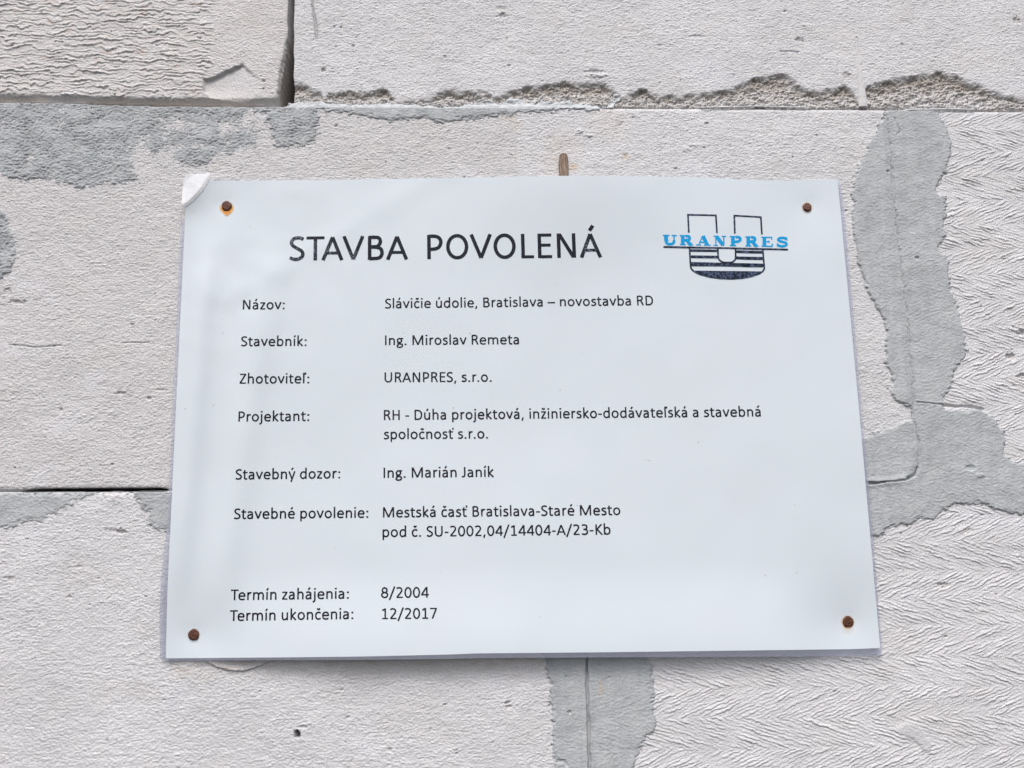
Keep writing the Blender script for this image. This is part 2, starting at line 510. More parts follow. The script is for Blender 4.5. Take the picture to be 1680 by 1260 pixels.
patches = [
    ('grey mortar smeared along the top edge, upper left', .00035, [(-60, 150), (500, 155), (505, 186), (470, 192), (420, 198), (380, 206), (330, 200), (290, 198), (262, 215),
        (240, 236), (230, 260), (240, 285), (235, 302), (205, 310), (175, 312), (150, 318), (130, 322), (115, 315), (70, 308), (40, 303), (0, 305), (-60, 312)]),
    (None, .00004, [(215, 160), (440, 160), (440, 205), (435, 262), (400, 262), (330, 290), (260, 285), (225, 262), (215, 230)]),
    (None, .00015, [(262, 232), (275, 205), (310, 194), (350, 192), (400, 190), (418, 196), (405, 215), (395, 238), (372, 260), (352, 272), (330, 286), (308, 282), (290, 264), (268, 246)]),
    (None, .00050, [(425, 160), (470, 160), (524, 162), (533, 195), (526, 235), (510, 247), (465, 250), (445, 245), (437, 225), (428, 205)]),
    (None, .00045, [(-60, 320), (0, 330), (15, 345), (28, 365), (35, 395), (33, 430), (25, 450), (12, 465), (0, 470), (-60, 480)]),
    (None, .00060, [(510, 160), (560, 160), (700, 162), (880, 162), (985, 164), (1010, 184), (900, 190), (850, 194), (790, 202), (730, 208), (680, 203), (640, 206), (600, 199), (560, 193), (525, 188)]),
    ('wide grey mortar smear over the vertical joint on the right', .00090, [(1450, 176), (1442, 196), (1430, 215), (1418, 240), (1405, 265), (1397, 295), (1393, 320), (1394, 350), (1396, 380), (1402, 420), (1412, 460), (1422, 490), (1440, 512), (1448, 538), (1446, 565), (1451, 607),
        (1460, 625), (1455, 647), (1469, 663), (1491, 671), (1493, 686), (1463, 697), (1420, 710), (1390, 716), (1390, 880), (1430, 885), (1451, 881), (1457, 871), (1481, 867), (1523, 855), (1562, 834), (1602, 831),
        (1647, 843), (1680, 849), (1740, 860), (1740, 770), (1680, 756), (1647, 743), (1653, 707), (1632, 680), (1602, 668), (1552, 667), (1550, 650), (1565, 635), (1571, 604), (1591, 577), (1583, 544), (1577, 507),
        (1565, 477), (1562, 446), (1556, 422), (1544, 404), (1556, 389), (1550, 371), (1556, 353), (1556, 320), (1541, 311), (1544, 302), (1556, 281), (1565, 253), (1562, 229), (1553, 199), (1540, 182), (1530, 174), (1480, 174)]),
    ('grey mortar smear over the vertical joint below the sheet', .00080, [(875, 1040), (885, 1075), (893, 1110), (897, 1150), (900, 1200), (906, 1290), (1040, 1290), (1047, 1255), (1053, 1238), (1064, 1218), (1080, 1198), (1078, 1130), (1075, 1092), (1064, 1078), (1060, 1040)]),
    (None, .00040, [(-60, 795), (0, 795), (60, 795), (150, 795), (178, 798), (168, 818), (130, 833), (100, 850), (72, 868), (37, 869), (20, 878), (0, 882), (-60, 890)]),
    (None, .00045, [(196, 795), (270, 795), (320, 795), (320, 890), (290, 888), (264, 884), (247, 876), (229, 862), (232, 842), (214, 826)]),
    (None, -.00015, [(140, 795), (215, 795), (232, 840), (222, 858), (180, 846), (140, 838), (120, 845), (135, 826)]),
]
joint_crack = [(1453, 186), (1460, 240), (1463, 290), (1468, 340), (1470, 370), (1475, 420), (1482, 470), (1487, 520), (1492, 580), (1497, 640), (1498, 690), (1507, 735), (1507, 762), (1499, 780), (1484, 788), (1460, 790), (1425, 793), (1390, 794)]
groove(joint_crack, .00075, .0013, .0001, [H, HM], .45)
groove([(1503, 660), (1545, 664)], .0006, .0008, .0002, [HM])
groove([(1488, 784), (1500, 778), (1505, 768)], .0012, .0016, .0, [HM])
groove([(1425, 793), (1450, 791)], .0010, .0018, 0, [HM])
groove([(1548, 666), (1600, 668), (1612, 672)], .0011, .0016, 0, [H, HM])
groove([(962, 1050), (963, 1130), (966, 1200), (968, 1290)], .0010, .0024, .0004, [H, HM], .3)
groove([(895, 1250), (925, 1248), (930, 1255)], .0014, .0008, 0, [HM])
groove([(1466, 194), (1476, 216), (1470, 222)], .0006, .0008, 0, [HM])
groove([(413, 177), (415, 195)], .0005, .0006, 0, [HM])
# low ridge of squeezed mortar beside the joint
w = win(joint_crack, 25)
d, _ = seg_dist(X[w] + .0048, Z[w], P(*joint_crack))
HM[w] += .0006 * sstep(.004, .0, d)
d, _ = seg_dist(X[w] - .004, Z[w], P(*joint_crack[8:]))
HM[w] += .00015 * sstep(.004, .0, d)
for a in [(934, 1168, 2.5, 3, .0022), (928, 1110, 1.6, 2, .0014), (999, 1111, 1.6, 1.6, .0014), (1503, 424, 3, 2.5, .0020), (1455, 282, 2.2, 2, .0016), (1590, 768, 9, 5, .0008), (1606, 780, 9, 4, -.0005)]:
    hs_ = H.copy()[0:1, 0:1]
    w = sub(a[0] - 8, a[1] - 8, a[0] + 8, a[1] + 8, .002)
    (x0, z0), (x1, _) = P((a[0], a[1]), (a[0] + 1, a[1]))
    m = x1 - x0
    d = np.hypot((X[w] - x0) / m / a[2], (Z[w] - z0) / m / a[3])
    HM[w] -= a[4] * sstep(1.2, .5, d)
# faint rust run in the mortar under the sheet
w = sub(975, 1115, 995, 1150, 0)
(x0, z0), = P((985, 1128))
kk = (sstep(1.2, .3, np.hypot((X[w] - x0) / .0014, (Z[w] - z0) / .006) + .5 * vnoise(X[w] / .002, Z[w] / .002, 3)) * .35)[..., None]
ALB_M[w] = ALB_M[w] * (1 - kk) + np.array((.62, .44, .26)) * kk

# ---- blocks: the joints open around each of them
wall = empty('block_wall', (0, 0, Z_LO))
tag(wall, 'pale grey aerated concrete block wall smeared with grey mortar', 'wall')
bpy.context.view_layer.update()
OFF = Vector((0, 0, -Z_LO))


def grid_mesh(name, vm, Hf, Cf, mat, parent, cellmask, extra=None, smooth=True):
    """faces of the grid cells chosen by cellmask; Hf outward heights"""
    j, i = np.nonzero(cellmask)
    idx = np.full(X.shape, -1, np.int32)
    a = np.zeros(X.shape, bool)
    for dj in (0, 1):
        for di in (0, 1):
            a[j + dj, i + di] = True
    n = int(a.sum()); idx[a] = np.arange(n)
    v = np.stack([X[a], -Hf[a], Z[a]], -1)
    f = np.stack([idx[j, i], idx[j, i + 1], idx[j + 1, i + 1], idx[j + 1, i]], -1)
    c = Cf[a]
    if extra is not None:
        ev, ef, ec = extra
        f = np.concatenate([f, ef + n]); v = np.concatenate([v, ev]); c = np.concatenate([c, ec])
    o = mesh_obj(name, v, f, mat, parent, smooth, {'Col': c})
    hc = np.stack([Hf[j, i], Hf[j, i + 1], Hf[j + 1, i + 1], Hf[j + 1, i]])
    flat_ = (hc.max(0) - hc.min(0)) > .0022
    sm_ = np.ones(len(o.data.polygons), bool); sm_[:len(j)] = ~flat_
    if extra is not None: sm_[len(j):] = False
    o.data.polygons.foreach_set('use_smooth', sm_)
    if parent is wall:
        o.location = OFF
    return o


def box_arrays(x0, x1, z0, z1, y0, y1, colour):
    v = np.array([(x, y, z) for y in (y0, y1) for z in (z0, z1) for x in (x0, x1)], float)
    f = np.array([(0, 1, 3, 2), (5, 4, 6, 7), (4, 5, 1, 0), (2, 3, 7, 6), (4, 0, 2, 6), (1, 5, 7, 3)])
    return v, f, np.tile(np.array(colour, np.float32), (8, 1))


# the part of the field hidden behind the sheet is laid coarser
sx, sz = at2(np.array([330, 1350]), np.array([330, 1020]))
hid = (X > sx[0]) & (X < sx[1]) & (Z > sz[1]) & (Z < sz[0])
cell = lambda m: m[:-1, :-1] & m[1:, :-1] & m[:-1, 1:] & m[1:, 1:]
hid_c = cell(hid)


def block(mask, dist, gap, depth, body, label=None):
    """mask: vertices of the block; dist: distance from its outline; gap: half joint there; depth: joint depth"""
    k = sstep(0, .0007, dist - gap)
    soft = sstep(0, .0026, dist - gap)
    hh = (H - .0007 * (1 - soft)) * k - depth * (1 - k)
    cm = np.zeros((NZ - 1, NX - 1), bool)
    mid = mask[:-1, :-1]
    cm[:] = mid
    vis = cm & ~hid_c
    ex = box_arrays(*body, CB)
    # the coarse piece behind the sheet
    jj, ii = np.nonzero(cm & hid_c)
    if len(jj):
        # keep every cell row/column at 8-fold spacing
        S_ = 8
        gx = np.arange(ii.min(), ii.max() + 1, S_); gx = np.append(gx, ii.max() + 1)
        gz = np.arange(jj.min(), jj.max() + 1, S_); gz = np.append(gz, jj.max() + 1)
        A, B = np.meshgrid(gx, gz)
        cv = np.stack([X[B, A], -(hh[B, A] - .0002), Z[B, A]], -1).reshape(-1, 3)
        nx_ = len(gx)
        ok = mask[np.minimum(B[:-1, :-1] + S_ // 2, NZ - 1), np.minimum(A[:-1, :-1] + S_ // 2, NX - 1)]
        q = (np.arange(len(gz) - 1)[:, None] * nx_ + np.arange(nx_ - 1)[None, :])[ok]
        cf = np.stack([q, q + 1, q + nx_ + 1, q + nx_], -1)
        nb = len(ex[0])
        ex = (np.concatenate([ex[0], cv]), np.concatenate([ex[1], cf + nb]), np.concatenate([ex[2], ALB[B, A].reshape(-1, 3)]))
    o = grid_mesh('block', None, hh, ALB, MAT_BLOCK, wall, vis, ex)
    if label: o['label'] = label
    return o


BIG = 1.0
UJ, LJ = up_joint(X), low_joint(X)
VT, VM, VB = v_top(Z), v_mid(Z), v_bot(Z)


def dists(*parts):
    """parts: (distance, half gap, depth); the nearest edge rules"""
    best = parts[0][0] - parts[0][1]; D = np.broadcast_to(parts[0][2], X.shape).copy()
    for d, g, dep in parts[1:]:
        e = d - g
        m = e < best
        best = np.where(m, e, best); D = np.where(m, dep, D)
    return best, D


nz1 = vnoise(X / .012, Z / .2, 201); nz2 = vnoise(X / .2, Z / .012, 202)
g_up_l = .0004 + .0007 * sstep(100, 200, (X - P((0, 170))[0][0]) / (P((1, 170))[0][0] - P((0, 170))[0][0])) + .0003 * nz1
xpix = lambda px, py=170: P((px, py))[0][0]
open_low = sstep(xpix(30, 805), xpix(70, 805), X) * sstep(xpix(275, 805), xpix(258, 805), X)
tlw = sstep(xpix(0), xpix(0), X)
zt = lambda py, px=470: P((px, py))[0][1]
# the upper left block stands back from the vertical gap, more so at its broken corner
vt_gap = .0016 + .0058 * sstep(zt(45), zt(168), Z) ** 1.2 + .0004 * nz2
d, D = dists((Z - UJ, np.maximum(g_up_l, .0003), .016), (VT - X, vt_gap, .100))
block(TL, d, 0, D, (X_LO + .002, xpix(450), Z_LO * 0 + P((200, 160))[0][1], Z_HI, .004, .20), 'upper left block with coarse rippled face and broken corner')
d, D = dists((Z - UJ, .0001 + .0001 * nz1, .0025), (X - VT, .0007, .100))
block(TR, d, 0, D, (xpix(484), X_HI, P((1000, 166))[0][1] + .002, Z_HI, .012, .20), 'upper right block with crumbled brown lower edge')
d, D = dists((UJ - Z, np.where(X < xpix(480), .0004, .0), np.where(X < xpix(480), .012, .002)), (Z - LJ,   .0002 + .00065 * open_low + .0002 * nz1, .003 + .040 * open_low), (VM - X, .0002, .002))
block(ML, d, 0, D, (X_LO + .002, P((1440, 500))[0][0], P((700, 790))[0][1], P((700, 186))[0][1], .050, .20))
d, D = dists((UJ - Z, .0002, .004), (Z - LJ, .0002, .002), (X - VM, .0002, .002))
block(MR, d, 0, D, (P((1515, 500))[0][0], X_HI, P((1680, 780))[0][1], P((1680, 192))[0][1], .012, .20), 'middle right block with herringbone flaked face')
d, D = dists((LJ - Z, .0002 + .00065 * open_low, .003 + .040 * open_low), (VB - X, .0003, .004))
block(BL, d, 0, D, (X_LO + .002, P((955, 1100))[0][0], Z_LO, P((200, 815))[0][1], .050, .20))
d, D = dists((LJ - Z, .0002, .002), (X - VB, .0003, .004))
block(BR, d, 0, D, (P((975, 1100))[0][0], X_HI, Z_LO, P((1600, 810))[0][1], .012, .20), 'lower right block with herringbone flaked face')

# mortar beds inside the horizontal and vertical joints
for nm, (x0, x1, z0, z1) in {'bed a': (X_LO, X_HI, P((300, 178))[0][1], P((300, 160))[0][1]), 'bed b': (X_LO, X_HI, P((300, 815))[0][1], P((300, 795))[0][1])}.items():
    v, f, c = box_arrays(x0, x1, z0, z1, .055, .195, (.35, .36, .36))
    o = mesh_obj('mortar_bed', v, f, MAT_MORTAR, wall, False, {'Col': c}); o.location = OFF
v, f, c = box_arrays(xpix(440), xpix(500), P((470, 172))[0][1], Z_HI, .110, .19, (.33, .33, .33))
o = mesh_obj('mortar_bed', v, f, MAT_MORTAR, wall, False, {'Col': c}); o.location = OFF

patches += [
    ('lip', .0002, [(462, 178), (476, 170), (500, 165), (522, 162), (545, 164), (560, 170), (600, 171), (640, 167), (670, 168), (700, 172), (740, 176), (760, 170), (790, 165), (820, 163), (835, 160), (870, 164), (900, 163),
                    (935, 165), (960, 168), (985, 174), (985, 183), (940, 181), (880, 183), (800, 184), (740, 187), (700, 183), (620, 184), (560, 182), (520, 183), (480, 182)]),
    ('lip', .0003, [(985, 176), (998, 170), (1005, 160), (1012, 148), (1024, 140), (1034, 146), (1026, 158), (1014, 168), (1006, 178)]),
]
for label, thick, pts in patches:
    a = np.array(pts, float)
    w = win(pts, 14)
    x, z = X[w], Z[w]
    ragx = .0022 * vnoise(x / .008, z / .008, 211) + .0016 * vnoise(x / .003, z / .003, 212) + .0008 * vnoise(x / .0013, z / .0013, 217)
    ragz = .0022 * vnoise(x / .008, z / .008, 213) + .0016 * vnoise(x / .003, z / .003, 214) + .0008 * vnoise(x / .0013, z / .0013, 218)
    sd = poly_sd(x + ragx, z + ragz, P(*pts))
    thin = np.clip(1 - thick / .0009, 0, 1)
    fade = .0034 + .0080 * thin
    sdn = sd - .0010 * thin + (.0012 + .0038 * thin) * fbm(x / .0030, z / .0020, 219, 3, .7)
    cover = sstep(-.0004, fade, sdn)
    h = HM[w] + .00030 + (thick + .00022 * fbm(x / .015, z / .012, 216, 2)) * cover - (.0012 + .0010 * (1 - thin)) * (1 - cover) ** 2
    # thin coats let the block's own relief show through
    h = h + (H0[w] - low[w] - .0003) * (.25 + .45 * thin)
    if label == 'lip':
        up = sstep(-.001, .003, z - UJ[w])
        h = low[w] * .5 + .0006 + .0010 * fbm(x / .007, z / .004, 230, 3, .6) * (.4 + up) - .0040 * (1 - sstep(-.0008, .0010, sd)) + .0006 * sstep(.35, .9, cover) - .0012 * up
    # never out of an open joint
    near = np.minimum(np.abs(z - UJ[w]) - .0010, 1)
    h = np.where((z - UJ[w]) > (-.0011 if label != 'lip' else 1), -.004, h)
    if a[:, 1].mean() > 790 and a[:, 0].mean() < 400:
        h = np.where((z - LJ[w]) > -.0010, -.004, h)
    wc = (1 - sstep(.10, .85, cover))[..., None] * .75
    AM = ALB_M.copy(); AM[w] = AM[w] * (1 - wc) + ALB[w] * wc
    full = np.full(X.shape, -1.0, np.float32); full[w] = h
    sel = np.zeros(X.shape, bool); sel[w] = sd > -.0022
    if label != 'lip':
        sel &= (Z < UJ - .0002) & ~((Z > LJ - .0002) & (X < 0) & (a[:, 1].mean() > 790))
    cm = cell(sel)
    if label == 'lip':
        grid_mesh('mortar_lip', None, full, ALB_M * 1.22, MAT_BEAD, wall, cm)
    else:
        o = grid_mesh('mortar_smear', None, full, AM, MAT_MORTAR, wall, cm)
        if label: o['label'] = label


# ---- beads of squeezed-out mortar in the upper joint
def tube(path, radii, sides=8, flat=1.0):
    """closed tube along 3-D points; flat squashes it along y"""
    path = np.array(path, float); n = len(path)
    v = []; f = []
    for i in range(n):
        t = path[min(i + 1, n - 1)] - path[max(i - 1, 0)]; t /= np.linalg.norm(t)
        u = np.cross(t, (0, 1, 0)); u /= np.linalg.norm(u); b = np.cross(t, u)
        for k in range(sides):
            q = 2 * math.pi * k / sides
            v.append(path[i] + radii[i] * (math.cos(q) * u + flat * math.sin(q) * b))
    for i in range(n - 1):
        for k in range(sides):
            f.append((i * sides + k, i * sides + (k + 1) % sides, (i + 1) * sides + (k + 1) % sides, (i + 1) * sides + k))
    f.append(tuple(range(sides))[::-1]); f.append(tuple((n - 1) * sides + k for k in range(sides)))
    return v, f


rng = np.random.RandomState(5)
for pts, r in [
               ([(1150, 176.5), (1180, 176), (1240, 174.5), (1310, 176), (1330, 177)], .0005),
               ([(1468, 183), (1500, 180), (1560, 179), (1600, 180)], .0006)]:
    a = np.array(pts, float)
    t = np.linspace(0, len(a) - 1, 10 * len(a))
    ti = np.clip(t.astype(int), 0, len(a) - 2); tf = (t - ti)[:, None]
    sm = tf * tf * (3 - 2 * tf)
    q = a[ti] * (1 - tf) + a[ti + 1] * tf
    q[:, 1] = a[ti, 1] * (1 - sm[:, 0]) + a[ti + 1, 1] * sm[:, 0]
    nzv = vnoise(t * 1.7, t * 0 + r * 1e4, 221)
    p3 = at(q[:, 0], q[:, 1], np.full(len(q), .0006) + .0006 * nzv)
    rad = r * (1 + .55 * nzv + .3 * vnoise(t * 5, t * 0 + 3, 222)); rad[0] *= .3; rad[-1] *= .3
    v, f = tube(p3, rad, 10, .75)
    v = np.array(v); v += .00018 * (rng.rand(*v.shape) - .5)
    o = mesh_obj('mortar_bead', v, f, MAT_BEAD, wall, True, {'Col': np.tile(np.array((.60, .61, .63), np.float32), (len(v), 1))})
    o.location = OFF
# the pale streak of mortar that runs down at the right end of the broken edge
q = np.array([(1404, 62), (1407, 90), (1410, 115), (1413, 140), (1415, 160), (1416, 176)], float)
t = np.linspace(0, 5, 40); qq = np.stack([np.interp(t, range(6), q[:, 0]), np.interp(t, range(6), q[:, 1])], -1)
p3 = at(qq[:, 0], qq[:, 1], np.full(40, -.0002))
v, f = tube(p3, np.linspace(.0004, .0034, 40) * (1 + .2 * vnoise(t * 3, t * 0, 3)), 12, .32)
v = np.array(v); v += .0002 * (rng.rand(*v.shape) - .5)
o = mesh_obj('mortar_bead', v, f, MAT_BEAD, wall, True, {'Col': np.tile(np.array((.64, .63, .63), np.float32), (len(v), 1))})
o.location = OFF
o['label'] = 'pale streak of mortar running down the broken edge'

# ------------------------------------------------------------------ the laminated sheet
NAILS = [(372, 338), (1324, 340), (318, 1041), (1391, 1020)]
nail_xz = P(*NAILS)
(pegx, pegz), = P((925, 290))
crease = P((356, 280), (348, 291), (337, 309), (325, 325), (312, 337), (298, 343), (288, 345))
crx = np.array([c[0] for c in crease]); crz = np.array([c[1] for c in crease])


def S(x, z):
    """distance of the sheet from the wall plane"""
    x = np.asarray(x, np.float64); z = np.asarray(z, np.float64)
    xl = -.205 - .016 * (0.15 - z) / .3                  # left edge
    u = (x - xl)
    h = .0030 + 0 * x
    h += .0038 * sstep(.02, .14, u) * sstep(.43, .24, u) * sstep(.02, -.15, z) + .0032 * sstep(.01, .08, u) * sstep(.44, .36, u) * sstep(-.095, -.155, z)          # bottom edge stands off
    h += .0050 * np.exp(-((x - pegx) / .055) ** 2) * np.exp(-((pegz - z) / .05) ** 2)   # pushed out by the peg
    h += .0012 * sstep(.10, -.15, z) * sstep(.3, .43, u)
    # long soft ripples down the left side
    h += .0027 * np.exp(-((u - .014 + .02 * (z - .05)) / .008) ** 2) * sstep(-.16, -.05, z) * sstep(.13, .07, z)
    h += .0018 * np.exp(-((u - .048 - .05 * z) / .010) ** 2) * sstep(.13, .05, z)
    h += .0009 * fbm(x / .10, z / .16, 301, 2) + .00030 * fbm(x / .035, z / .05, 304, 2)
    h += .00055 * fbm(x / .018, z / .026, 307, 2) * sstep(.16, .02, u) * sstep(-.02, .08, z)
    # rumpled band from the upper left nail to the title
    h += .00035 * np.exp(-(((x + .13) - 1.6 * (z - .10)) / .016) ** 2) * sstep(.03, .10, z)
    # nails hold it down
    for nx_, nz_ in nail_xz:
        r2 = (x - nx_) ** 2 + (z - nz_) ** 2
        k = np.exp(-r2 / .026 ** 2)
        h = h * (1 - k) + .0019 * k
        k2 = np.exp(-r2 / .0065 ** 2)
        h = h - .0005 * k2
    # creased upper left corner, bent back beyond the crease
    zc = np.interp(x, crx, np.linspace(0, 1, len(crx))) * 0
    dmin, _ = seg_dist(x, z, crease)
    zcr = np.interp(x, crx[::-1], crz[::-1])
    side_ = np.where(z > zcr, 1.0, -1.0)
    sd = dmin * side_                                     # positive in the corner
    near = np.exp(-np.hypot(x - crx[3], z - crz[3]) ** 2 / .028 ** 2)
    h += near * (.0030 * np.exp(-np.clip(-sd, 0, None) / .0075)) * (sd <= 0)
    h += near * (.0030 - .30 * np.clip(sd, 0, .011) + .10 * np.clip(sd - .011, 0, 1)) * (sd > 0)
    return np.maximum(h, .0012)


def on_sheet(px, py, off=0.0):
    """point of the sheet's surface seen at a pixel, lifted off it by off"""
    h = np.full(np.shape(px), .004)
    for _ in range(6):
        p = at(px, py, h)
        h = S(p[..., 0], p[..., 2]) + off
    return at(px, py, h)


def coons(top, right, bottom, left, nu, nv):
    """grid of pixels between four edge curves: top and bottom left to right, left and right top to bottom"""
    def arc(c, n):
        c = np.array(c, float); s = np.r_[0, np.cumsum(np.hypot(*np.diff(c, axis=0).T))]; s /= s[-1]
        t = np.linspace(0, 1, n)
        return np.stack([np.interp(t, s, c[:, 0]), np.interp(t, s, c[:, 1])], -1)
    T, B, L, Rr = arc(top, nu), arc(bottom, nu), arc(left, nv), arc(right, nv)
    u = np.linspace(0, 1, nu)[None, :, None]; v = np.linspace(0, 1, nv)[:, None, None]
    G = (1 - v) * T[None] + v * B[None] + (1 - u) * L[:, None] + u * Rr[:, None]
    G -= (1 - u) * (1 - v) * T[0] + u * (1 - v) * T[-1] + (1 - u) * v * B[0] + u * v * B[-1]
    return G


P_TOP = [(307, 297), (345, 296.5), (400, 296.5), (480, 296), (560, 295), (700, 292.5), (800, 290.5), (925, 288.5), (1020, 288.8), (1150, 290.6), (1210, 294), (1240, 295.7), (1300, 296.3), (1374, 294)]
P_RIGHT = [(1374, 294), (1397, 539), (1412, 701), (1428, 882), (1444, 1063)]
P_BOT = [(272, 1080), (470, 1078.5), (600, 1077), (740, 1073.7), (780, 1072), (1000, 1070), (1400, 1065), (1444, 1063)]
P_LEFT = [(307, 297), (301.5, 400), (292, 600), (283.5, 780), (275, 960), (272, 1080)]
F_TOP = [(303, 287), (312, 285.5), (346, 284), (356, 289), (400, 288), (420, 289), (440, 293), (480, 294), (560, 293.3), (700, 291), (800, 289), (925, 287), (1020, 287.3), (1150, 289), (1210, 292.5), (1240, 294.3), (1300, 295), (1377, 293)]
F_RIGHT = [(1377, 293), (1381, 310), (1386, 350), (1403, 541), (1417, 701), (1433, 882), (1447, 1060), (1447, 1075)]
F_BOT = [(262, 1082), (275, 1084), (400, 1083.5), (560, 1083), (740, 1081.3), (780, 1080), (1000, 1078.8), (1400, 1077), (1447, 1075)]
F_LEFT = [(303, 287), (299.5, 300), (297, 345), (294.5, 400), (286, 600), (279, 760), (272, 880), (263, 950), (261, 1010), (262, 1082)]


def sheet_grid(curves, nu, nv, off):
    G = coons(*curves, nu, nv)
    return on_sheet(G[..., 0], G[..., 1], off), G


def quads(nu, nv, flip=False):
    q = (np.arange(nv - 1)[:, None] * nu + np.arange(nu - 1)[None, :]).ravel()
    f = np.stack([q, q + nu, q + nu + 1, q + 1], -1)
    return f[:, ::-1] if flip else f


def slab(curves, nu, nv, off_front, off_back):
    """closed thin sheet"""
    A, G = sheet_grid(curves, nu, nv, off_front)
    h_b = off_back - off_front
    B = A.copy(); B[..., 1] -= h_b
    n = nu * nv
    v = np.concatenate([A.reshape(-1, 3), B.reshape(-1, 3)])
    f = [quads(nu, nv), quads(nu, nv, True) + n]
    ring = np.r_[np.arange(nu), np.arange(1, nv) * nu + nu - 1, (nv - 1) * nu + np.arange(nu - 2, -1, -1), np.arange(nv - 2, 0, -1) * nu]
    r2 = np.roll(ring, -1)
    m = len(ring); v = np.concatenate([v, v[ring], v[ring + n]])
    a_ = 2 * n + np.arange(m); b_ = np.roll(a_, -1)
    f.append(np.stack([a_, b_, b_ + m, a_ + m], -1))
    return v, np.concatenate(f), G


sign = empty('laminated_notice', tuple(at(840, 690, .002)))
tag(sign, 'white laminated building permit notice with black and blue print, nailed to the wall', 'sign')
bpy.context.view_layer.update()
SO = -Vector(sign.location)

# paper
m_paper, n, l, b = new_mat('paper')
b.inputs['Roughness'].default_value = 0.6
b.inputs['Specular IOR Level'].default_value = 0.2
tc = n.new('ShaderNodeTexCoord')
nz_ = n.new('ShaderNodeTexNoise'); nz_.inputs['Scale'].default_value = 14; nz_.inputs['Detail'].default_value = 3
l.new(tc.outputs['Object'], nz_.inputs['Vector'])
ramp = n.new('ShaderNodeMix'); ramp.data_type = 'RGBA'
ramp.inputs['A'].default_value = (.655, .725, .755, 1); ramp.inputs['B'].default_value = (.700, .745, .790, 1)
l.new(nz_.outputs[0], ramp.inputs['Factor'])
l.new(ramp.outputs['Result'], b.inputs['Base Color'])

v, f, G = slab((P_TOP, P_RIGHT, P_BOT, P_LEFT), 200, 140, .00025, .00010)
paper = mesh_obj('paper', v, f, m_paper, sign, True)
paper.location = SO

# clear film round the paper
m_film, n, l, b = new_mat('laminating_film')
n.remove(b)
out = n['Material Output']
tr = n.new('ShaderNodeBsdfTransparent'); tr.inputs[0].default_value = (.985, .988, .995, 1)
gl = n.new('ShaderNodeBsdfGlossy'); gl.inputs['Roughness'].default_value = .16; gl.inputs['Color'].default_value = (1, 1, 1, 1)
fr_ = n.new('ShaderNodeFresnel'); fr_.inputs['IOR'].default_value = 1.5
tc = n.new('ShaderNodeTexCoord')
nf = n.new('ShaderNodeTexNoise'); nf.inputs['Scale'].default_value = 60; nf.inputs['Detail'].default_value = 4
l.new(tc.outputs['Object'], nf.inputs['Vector'])
bp = n.new('ShaderNodeBump'); bp.inputs['Distance'].default_value = .0004; bp.inputs['Strength'].default_value = .35
l.new(nf.outputs[0], bp.inputs['Height'])
l.new(bp.outputs[0], gl.inputs['Normal']); l.new(bp.outputs[0], fr_.inputs['Normal'])
geo = n.new('ShaderNodeNewGeometry')
inv = n.new('ShaderNodeMath'); inv.operation = 'SUBTRACT'; inv.inputs[0].default_value = 1.0
l.new(geo.outputs['Backfacing'], inv.inputs[1])
half = n.new('ShaderNodeMath'); half.operation = 'MULTIPLY'; half.inputs[1].default_value = .28
l.new(fr_.outputs[0], half.inputs[0])
mul = n.new('ShaderNodeMath'); mul.operation = 'MULTIPLY'
l.new(half.outputs[0], mul.inputs[0]); l.new(inv.outputs[0], mul.inputs[1])
mx = n.new('ShaderNodeMixShader')
l.new(mul.outputs[0], mx.inputs[0]); l.new(tr.outputs[0], mx.inputs[1]); l.new(gl.outputs[0], mx.inputs[2])
l.new(mx.outputs[0], out.inputs['Surface'])

NU, NV = 150, 105
v, f, G = slab((F_TOP, F_RIGHT, F_BOT, F_LEFT), NU, NV, .00045, .00000)
o = mesh_obj('clear_film', v, f, m_film, sign, True)
o.location = SO


# a milky rim of doubled film: four strips between the paper's edge and the film's edge
m_rim, n, l, b = new_mat('milky_film_rim')
n.remove(b); out = n['Material Output']
tr = n.new('ShaderNodeBsdfTransparent'); tr.inputs[0].default_value = (.90, .90, .94, 1)
df = n.new('ShaderNodeBsdfDiffuse'); df.inputs['Color'].default_value = (.46, .49, .60, 1)
gl = n.new('ShaderNodeBsdfGlossy'); gl.inputs['Roughness'].default_value = .12
m1 = n.new('ShaderNodeMixShader'); m1.inputs[0].default_value = .38
l.new(tr.outputs[0], m1.inputs[1]); l.new(df.outputs[0], m1.inputs[2])
m2 = n.new('ShaderNodeMixShader'); m2.inputs[0].default_value = .05; l.new(m1.outputs[0], m2.inputs[1]); l.new(gl.outputs[0], m2.inputs[2])
l.new(m2.outputs[0], out.inputs['Surface'])


def resample(c, n_):
    c = np.array(c, float); s = np.r_[0, np.cumsum(np.hypot(*np.diff(c, axis=0).T))]; s /= s[-1]
    t = np.linspace(0, 1, n_)
    return np.stack([np.interp(t, s, c[:, 0]), np.interp(t, s, c[:, 1])], -1)


for inner, outer, lab in ((P_BOT, F_BOT, 'bottom'), (P_LEFT, F_LEFT, 'left'), (P_RIGHT, F_RIGHT, 'right')):
    a, c = resample(inner, 120), resample(outer, 120)
    if lab == 'left':
        a, c = a[10:], c[10:]
    k = len(a)
    rows = [on_sheet(*(a * (1 - t) + c * t).T, .00022 - .00002 * t) for t in (0.0, .5, .97)]
    v = np.concatenate(rows); n_ = k
    f = np.concatenate([quads(n_, 3)])
    o = mesh_obj('film_rim', v, f if lab in ('bottom', 'right') else f[:, ::-1], m_rim, sign, True)
    o.location = SO

